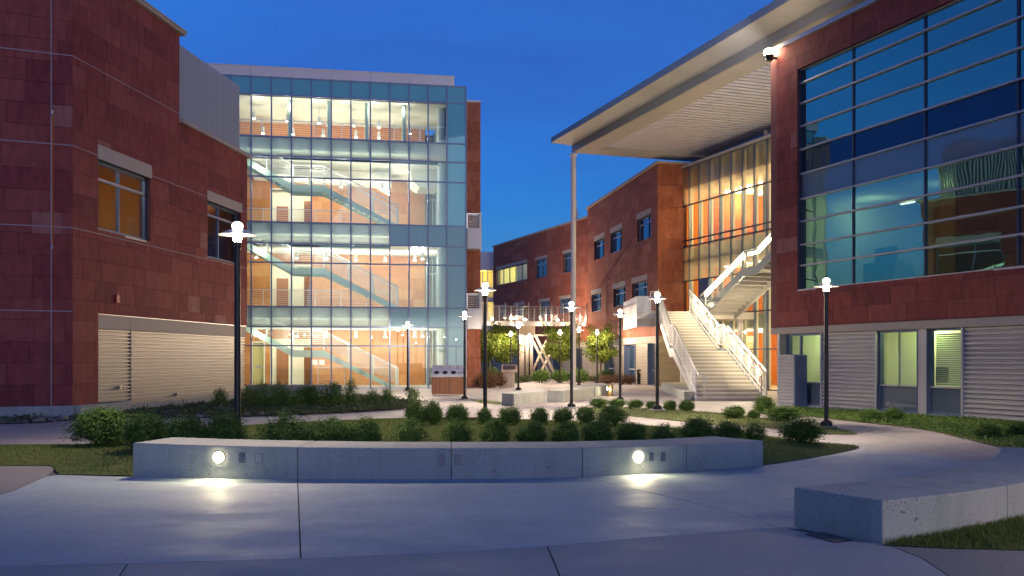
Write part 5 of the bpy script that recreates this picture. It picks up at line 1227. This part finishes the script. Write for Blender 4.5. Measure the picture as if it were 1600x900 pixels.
# recycling station
Y = 43.6; a0, a1 = XP(674.5, Y), XP(727.5, Y); rc = thing('recycling_station', (a0, Y, 0), 'wood slatted recycling station with white top and four round holes', 'recycling bin')
b = MB(); b.box(W0, a0+.03, a1-.03, Y+.03, Y+.68, .06, .76); b.build('carcass', M['wood'], rc)
n = 23
for k in range(n): u = a0+(a1-a0)*k/n; q = MB(); q.box(W0, u+.006, u+(a1-a0)/n-.006, Y, Y+.03, .05, .80); q.build('slat', M['wood'], rc)
for k in range(9): v = Y+.03+k*.075; q = MB(); q.box(W0, a1-.03, a1, v+.004, v+.07, .05, .80); q.build('slat', M['wood'], rc); q = MB(); q.box(W0, a0, a0+.03, v+.004, v+.07, .05, .80); q.build('slat', M['wood'], rc)
b = MB(); b.raw([(a0-.02, Y-.02, .80), (a1+.02, Y-.02, .80), (a1+.02, Y+.72, .80), (a0-.02, Y+.72, .80), (a0-.02, Y-.02, .84), (a1+.02, Y-.02, .84), (a1+.02, Y+.40, 1.13), (a0-.02, Y+.40, 1.13), (a1+.02, Y+.72, 1.13), (a0-.02, Y+.72, 1.13)],
  [(3, 2, 1, 0), (0, 1, 5, 4), (4, 5, 6, 7), (7, 6, 8, 9), (9, 8, 2, 3), (1, 2, 8, 6, 5), (3, 0, 4, 7, 9)]); b.build('sloping_top', M['panelw'], rc)
nn = Vector((0, -.57, .82)).normalized()
for k, px in enumerate((682, 695.5, 708.5)):
    c = Vector((XP(px, Y+.2), Y+.19, .985)); b = MB(); b.bar(c, c+nn*.012, .115, 20); b.build('round_hole', M['black'], rc)
c = Vector((XP(720.5, Y+.2), Y+.19, .985)); b = MB(); b.beam(c-Vector((.17, 0, 0))+nn*.006, c+Vector((.17, 0, 0))+nn*.006, .10, .012); b.build('paper_slot', M['black'], rc)
for k in range(4): u = a0+(a1-a0)*(k+.5)/4; b = MB(); b.box(W0, u-.2, u+.2, Y+.55, Y+.57, 1.13, 1.30); b.build('back_sign', M['panelw'], rc)
# trash bin
Y = 62; x = XP(1001.5, Y); tbn = thing('trash_bin', (x, Y, 0), 'black cylindrical trash bin against the tan ribbed wall', 'trash bin')
b = MB(); b.lathe((x, Y, 0), [(.22, 0), (.23, .04), (.26, .82), (.27, .84)], 24); b.build('bin_body', M['black'], tbn, smooth=True)
b = MB(); b.lathe((x, Y, .84), [(.275, 0), (.27, .05), (.20, .10)], 24); b.build('lid', M['black'], tbn, smooth=True); b = MB(); b.box(W0, x-.14, x+.14, Y-.30, Y-.26, .72, .80); b.build('yellow_label', mat('yellow_label', (.65, .50, .08), .5), tbn)
Y = 56; x = XP(741, Y); bo = thing('bollard', (x, Y, 0), 'white round bollard at the foot of the red tower pier', 'bollard')
b = MB(); b.lathe((x, Y, 0), [(.10, 0), (.10, .84), (.08, .88), (.02, .90)], 18); b.build('post', M['white'], bo, smooth=True); b = MB(); b.lathe((x, Y, 0), [(.15, 0), (.15, .03)], 18); b.build('base_ring', M['white'], bo)
# low wall before the tower, behind the bed
lw = thing('low_wall', (-9, 46, 0), 'low dark concrete planter wall behind the leafy bed at the tower foot', 'wall')
b = MB(); b.box(Fr(XP(386, 45), 45, 1, .02), 0, 4.2, -.25, 0, 0, .42); b.build('wall_block', M['conc'], lw, bevel=.01)

# ================================================================== PLANTS
def leaf_mesh(name, C, Nrm, size, m, asp=.42, rot=None, fold=.25):
    n = len(C); Nrm = Nrm/np.linalg.norm(Nrm, axis=1)[:, None]
    r = rng.normal(size=(n, 3)); t = np.cross(Nrm, r); t /= np.linalg.norm(t, axis=1)[:, None]+1e-9; s = np.cross(Nrm, t)
    L = (size*rng.uniform(.6, 1.25, n))[:, None]; Wd = L*asp
    V = np.stack([C-t*L*.5, C+s*Wd*.5+Nrm*L*fold*.3, C+t*L*.5, C-s*Wd*.5+Nrm*L*fold*.3], 1)
    I = np.arange(n)*4; F = np.stack([I, I+1, I+2, I, I+2, I+3], 1).reshape(-1, 3)
    me = bpy.data.meshes.new(name); me.from_pydata(V.reshape(-1, 3).tolist(), [], F.tolist()); me.materials.append(m); return me
def shrub_mesh(n, seed, size=.052, up=.35, m=None, loose=0):
    """unit shrub: 1 wide, 1 high, base at the origin; leaf clusters on shoots"""
    r_ = np.random.default_rng(seed); cl = 120; C = []; Nn = []
    for i in range(cl):
        th = r_.uniform(0, 6.28); ph = math.acos(r_.uniform(-.85, 1)); rad = r_.uniform(.72, 1.0+loose*.5)
        dx = Vector((math.sin(ph)*math.cos(th), math.sin(ph)*math.sin(th), math.cos(ph)))
        c = np.array([dx.x*.46*rad, dx.y*.46*rad, .45+dx.z*.47*rad*(1 if dx.z > 0 else .82)])
        k = n//cl; sp = r_.uniform(.05, .10); q = c+r_.normal(size=(k, 3))*np.array([sp, sp, sp*1.2]); q[:, :2] *= .82; C.append(q); Nn.append(np.tile(np.array([dx.x, dx.y, dx.z+up]), (k, 1))+r_.normal(size=(k, 3))*.7)
    k = n//3; q = r_.normal(size=(k, 3)); q /= np.linalg.norm(q, axis=1)[:, None]; q *= (r_.uniform(.2, .8, k)**.5)[:, None]*.36; q[:, 2] = q[:, 2]*1.1+.45; C.append(q); Nn.append(r_.normal(size=(k, 3)))
    # long shoots above the top
    for i in range(int(10+loose*25)):
        th = r_.uniform(0, 6.28); rr = r_.uniform(0, .34); b0 = np.array([rr*math.cos(th), rr*math.sin(th), .85-rr*.5]); k = 9; tt = np.linspace(0, 1, k)[:, None]
        C.append(b0+tt*np.array([math.cos(th)*.06, math.sin(th)*.06, r_.uniform(.12, .24+loose*.25)])+r_.normal(size=(k, 3))*.012); Nn.append(r_.normal(size=(k, 3))+np.array([0, 0, .4]))
    C = np.concatenate(C); Nn = np.concatenate(Nn); C[:, 2] = np.maximum(C[:, 2], .02); return leaf_mesh('foliage', C, Nn, size, m or M['shrub'])
SHR = [shrub_mesh(5600, s, .062) for s in (1, 2, 3, 4)]; SHP = [shrub_mesh(2000, s, .075, loose=1.0) for s in (11, 12, 13)]
LOOSE = [shrub_mesh(3000, s, .066, loose=.45) for s in (61, 62)]
FAR = [shrub_mesh(2400, s, .075) for s in (21, 22)]; COP = [shrub_mesh(1300, s, .08, m=M['redleaf'], loose=.5) for s in (31, 32)]; PAL = [shrub_mesh(1500, s, .08, m=M['shruby'], loose=.6) for s in (41, 42)]
def stems(seed, m=M['bark']):
    r_ = random.Random(seed); b = MB()
    for k in range(9):
        t = r_.uniform(0, 6.28); e = (math.cos(t)*.3, math.sin(t)*.3, r_.uniform(.45, .75)); b.bar((math.cos(t)*.04, math.sin(t)*.04, -.03), e, .016, 5, .006)
    me = bpy.data.meshes.new('stems'); me.from_pydata(b.v, [], b.f); me.materials.append(m); return me
STM = [stems(s) for s in (1, 2, 3)]
def shrub(px, Y, wpx, toppx, label, group, meshes=SHR, name='shrub', z=None, sink=0, cat='shrub'):
    x = XP(px, Y); z = zg(x, Y) if z is None else z; wd = wpx/FPX*Y; h = EYE+(HOR-toppx)/FPX*Y-z
    o = thing(name, (x, Y, z), label, cat, group); a = random.uniform(0, 6.28)
    mx_ = Matrix.Rotation(a, 4, 'Z') @ Matrix.Diagonal((wd, wd, h*1.06, 1))
    for nm, me in (('foliage', random.choice(meshes)), ('stems', random.choice(STM))):
        c = link(bpy.data.objects.new(nm, me)); c.parent = o; c.matrix_basis = mx_
    return o
def yb(bot, z=.1): return FPX*(EYE-z)/(bot-HOR)
gA = 'clipped shrubs in the row behind the curved bench'
rowA = [ (160, 16.9, 118, 645, 'big dense shrub standing left of the curved bench, leftmost in its row'), (228, 16.6, 88, 650, 'shrub touching the right side of the big leftmost shrub'),
 (292, 16.4, 88, 652, 'shrub in the bench row above the left bench light, on its left'), (352, 16.4, 84, 652, 'shrub in the bench row just left of the nearest lamp post'),
 (448, 16.5, 98, 653, 'broad shrub in the bench row just right of the nearest lamp post'), (515, 16.6, 86, 656, 'shrub in the bench row above the first bench joint, on its right'),
 (570, 16.7, 64, 658, 'small shrub ending the joined left half of the bench row'), (640, 16.8, 62, 662, 'pale loose shrub standing alone after the gap in the bench row'),
 (714, 17.0, 58, 659, 'upright shrub above the bench joint between the two cover plates'), (774, 17.1, 58, 662, 'shrub in the bench row right of the middle bench joint'),
 (831, 17.2, 60, 663, 'round shrub in the bench row below the leftmost of the paired clipped shrubs'), (884, 17.3, 60, 662, 'dense shrub in the bench row directly below the lamp post by the column'),
 (934, 17.5, 62, 661, 'shrub in the bench row above the third bench joint'), (986, 17.7, 62, 663, 'shrub in the bench row directly above the right bench light'),
 (1037, 17.9, 50, 666, 'small loose shrub in the bench row right of the right bench light'), (1090, 18.1, 74, 659, 'widest shrub over the last bench joint, right part of the bench row'),
 (1138, 18.3, 62, 662, 'shrub in the bench row above the last bench segment'), (1180, 18.5, 44, 663, 'small shrub behind the right end of the curved bench'),
 (1253, 18.9, 84, 658, 'wide shrub on the lawn tip just right of the curved bench')]
for i, (px, Y, w_, tp, lab) in enumerate(rowA): shrub(px, Y+(.3 if i == 0 else -.45), w_*.99, tp-4+(i % 3)*1.5, lab, gA, meshes=LOOSE if i in (4, 7, 14, 17) else SHR)
gB = 'shrubs of the second row on the near lawn'
for px, Y, w_, tp, lab in [(650, 22.5, 46, 630, 'round shrub left of a pair at the left end of the second row'), (676, 22.6, 36, 631, 'right one of the pair at the left end of the second row'), (715, 22.8, 42, 634, 'lone round shrub between the pair and the lamp post by the tower'),
  (757, 23, 28, 640, 'smallest shrub, right at the foot of the lamp post by the tower'), (797, 22.6, 44, 638, 'neat shrub right of the lamp post by the tower'), (843, 22.8, 37, 640, 'stemmed shrub in the second row left of the lamp post by the column'),
  (880, 23, 40, 640, 'shrub at the foot of the lamp post by the column'), (915, 22.8, 38, 638, 'shrub between the column lamp post and the widest shrub of the second row'), (957, 22.2, 56, 637, 'widest and densest shrub at the right end of the second row')]:
    shrub(px, Y, w_*1.05, tp-2, lab, gB)
gC = 'clipped shrubs on the strip before the stair court'
for px, Y, w_, tp, lab in [(935, 31.5, 34, 625, 'left half of the joined clipped shrubs near the column lamp post'), (964, 31.6, 32, 625.5, 'right half of the joined clipped shrubs near the column lamp post'), (993, 31, 30, 627, 'round clipped shrub left of the lamp post at the stair foot'),
  (1019, 30.7, 25, 629, 'small clipped shrub touching the lamp post at the stair foot'), (1047, 30.5, 27, 628, 'round clipped shrub just right of the lamp post at the stair foot'), (1073, 30.3, 30, 628, 'clipped shrub in front of the pale bench at the stair foot')]:
    shrub(px, Y, w_*1.08, tp-2, lab, gC)
gD = 'shrubs by the right building'
for px, Y, w_, tp, lab in [(1147, 25.6, 44, 635, 'dark round shrub right of centre below the stair foot'), (1178, 25.4, 24, 641, 'small shrub leaning on the dark round one below the stair foot'), (1226, 25.3, 66, 635, 'wide flat topped shrub in front of the ribbed cabinet'),
  (1194, 29.0, 38, 620, 'loose upright shrub at the right foot of the white stair'), (1360, 25.2, 38, 639, 'left one of two shrubs under the lit ground floor windows'), (1396, 25.0, 38, 638, 'right one of two shrubs under the lit ground floor windows'),
  (1543, 19.9, 46, 662, 'left one of two shrubs before the ribbed wall at the right edge'), (1590, 20.0, 52, 660, 'right one of two shrubs before the ribbed wall at the right edge')]:
    shrub(px, Y, w_*1.1, tp, lab, gD)
gE = 'leafy shrubs of the tower bed'
for px, Y, w_, tp, lab in [(17, 27.2, 40, 606, 'lone leafy shrub against the concrete plinth at the left edge'), (344, 34, 26, 611, 'upright young shrub left of the nearest lamp post in the tower bed'), (388, 37, 30, 607, 'shrub right of the nearest lamp post in the tower bed'), (410, 31, 40, 606, 'tall leafy shrub in front of the left end of the low wall'),
  (436, 33, 30, 603, 'young tree like shrub second from the lamp post in the tower bed'), (450, 30.5, 44, 612, 'broad leafy shrub before the low wall'), (481, 32, 48, 603, 'tallest bushy shrub before the middle of the low wall'), (520, 31.6, 42, 604, 'bushy shrub before the right end of the low wall'),
  (548, 32.5, 24, 601, 'slender tall shrub past the end of the low wall'), (582, 33.5, 24, 613, 'small shrub before the tower stair foot'), (605, 34.5, 22, 610, 'small upright shrub left of the lamp post against the tower'), (645, 36, 24, 609, 'last upright shrub of the tower bed by its pointed tip')]:
    shrub(px, Y, w_*1.05, tp, lab, gE, meshes=SHP+SHR[:1] if w_ > 35 else SHP, z=.02)
# low ground cover in the bed, uncountable
def cover(name, poly, n, size, m, h, label, seed):
    r_ = np.random.default_rng(seed); xs = [p[0] for p in poly]; ys = [p[1] for p in poly]; C = []
    x = r_.uniform(min(xs), max(xs), n*6); y = r_.uniform(min(ys), max(ys), n*6); k = inside(poly, x, y); x, y = x[k][:n], y[k][:n]
    for a, c in zip(x, y):
        k = 26; hh = h*r_.uniform(.5, 1.2); q = r_.normal(size=(k, 3))*np.array([.16, .16, hh*.35]); q[:, 2] = np.abs(q[:, 2])+.03; C.append(q+np.array([a, c, .02]))
    C = np.concatenate(C); me = leaf_mesh(name, C, r_.normal(size=C.shape)+np.array([0, 0, .5]), size, m, asp=.3); o = link(bpy.data.objects.new(name, me)); tag(o, label, 'plants', None, 'stuff'); return o
cover('ground_cover', BEDL, 700, .12, M['shruby'], .13, 'low mixed ground cover filling the bed at the tower foot', 3)
cover('ground_cover', [G(330, 653), G(480, 649), G(600, 642), G(655, 635), G(640, 629), G(560, 628), G(400, 636)], 420, .12, M['shruby'], .20, 'denser pale ground cover along the front of the tower bed', 4)
cover('ground_cover', BEDC, 700, .22, M['shruby'], .42, 'low grassy planting under the court trees', 5)
cover('ground_cover', LAWN['right'][0], 900, .10, M['shrub'], .10, 'low ground cover along the foot of the right building', 6)
rk = MB(); r_ = random.Random(5)
for i in range(420):
    px = r_.uniform(0, 420); Y = r_.uniform(24.6, 34) if px > 150 else r_.uniform(24.6, 26.2); x = XP(px, Y)
    if not inside(BEDL, np.array([x]), np.array([Y]))[0]: continue
    s = r_.uniform(.04, .13); rk.lathe((x, Y, .0), [(s*.7, 0), (s, s*.35), (s*.6, s*.8), (s*.1, s*.95)], 6)
o = rk.build('rocks', M['rock']); tag(o, 'scattered rough stones along the bed edge below the ribbed wall', 'rocks', None, 'stuff')
# copper shrubs
for px, Y, w_, tp, lab in [(765, 54, 34, 583, 'copper coloured shrub left of the reading stand'), (781, 55, 26, 585, 'small copper shrub touching the reading stand'), (752, 55, 24, 586, 'copper shrub beside the red tower pier'), (948, 61, 30, 588, 'copper shrub left of the lamp post in front of the right tree'), (971, 61.5, 34, 586, 'copper shrub left of the trash bin'), (985, 62, 22, 587, 'small copper shrub right beside the trash bin')]:
    shrub(px, Y, w_, tp, lab, 'copper shrubs of the court', meshes=COP, z=.0)
for px, Y, w_, tp, lab in [(766, 60, 40, 574, 'green bush behind the copper shrubs by the tower pier'), (845, 66, 40, 578, 'green bush below the crossed bridge braces'), (875, 66, 36, 578, 'green bush at the foot of the middle tree'), (905, 66, 40, 577, 'green bush just right of the tall white column'), (948, 68, 36, 579, 'green bush behind the right tree trunk')]:
    shrub(px, Y, w_, tp, lab, 'green bushes under the court trees', meshes=FAR, z=.0)
# trees
def tree_mesh(seed, W_, Hh, base):
    r_ = np.random.default_rng(seed); C = []; Nn = []; B = MB(); rr = random.Random(seed)
    B.bar((0, 0, -.05), (0.03, 0, base), .075, 8, .055); B.bar((.03, 0, base), (0, .02, Hh*.86), .055, 8, .015)
    for i in range(26):
        z0 = base+(Hh-base)*rr.uniform(-.05, .7); t = rr.uniform(0, 6.28); L = W_*.5*rr.uniform(.55, 1)*(1-.35*abs((z0-base)/(Hh-base)-.3)); e = (math.cos(t)*L, math.sin(t)*L, z0+L*rr.uniform(.35, .8)); B.bar((0, 0, z0), e, .028, 5, .008)
        for q in range(6):
            c = np.array([0, 0, z0])*(1-(q+2)/7)+np.array(e)*((q+2)/7)+r_.normal(size=3)*.13; k = 62; s = rr.uniform(.12, .22); C.append(c+r_.normal(size=(k, 3))*np.array([s, s, s*.7])); Nn.append(r_.normal(size=(k, 3))+np.array([0, 0, .8]))
    C = np.concatenate(C); C[:, 2] = np.clip(C[:, 2], base-.25, Hh+.15); return leaf_mesh('crown', C, np.concatenate(Nn), .13, M['tree'], asp=.6), B
for i, (px, Y, wpx, tp, bt, lab) in enumerate([(765, 69, 46, 503, 562, 'leafy tree beside the red tower pier, leftmost'), (793, 70, 42, 506, 562, 'leafy tree between the tower pier and the footbridge column'), (876, 68, 56, 503, 562, 'middle leafy tree in front of the footbridge end'), (938, 66, 52, 502, 565, 'rightmost leafy tree before the sandstone wing')]):
    x = XP(px, Y); h = EYE+(HOR-tp)/FPX*Y; base = EYE+(HOR-bt)/FPX*Y; W_ = wpx/FPX*Y*1.05; me, B = tree_mesh(50+i, W_, h, base)
    t = thing('tree', (x, Y, 0), lab, 'tree', 'small trees of the court'); c = link(bpy.data.objects.new('crown', me)); c.parent = t
    q = bpy.data.meshes.new('trunk'); q.from_pydata(B.v, [], B.f); q.materials.append(M['bark']); d = link(bpy.data.objects.new('trunk', q)); d.parent = t
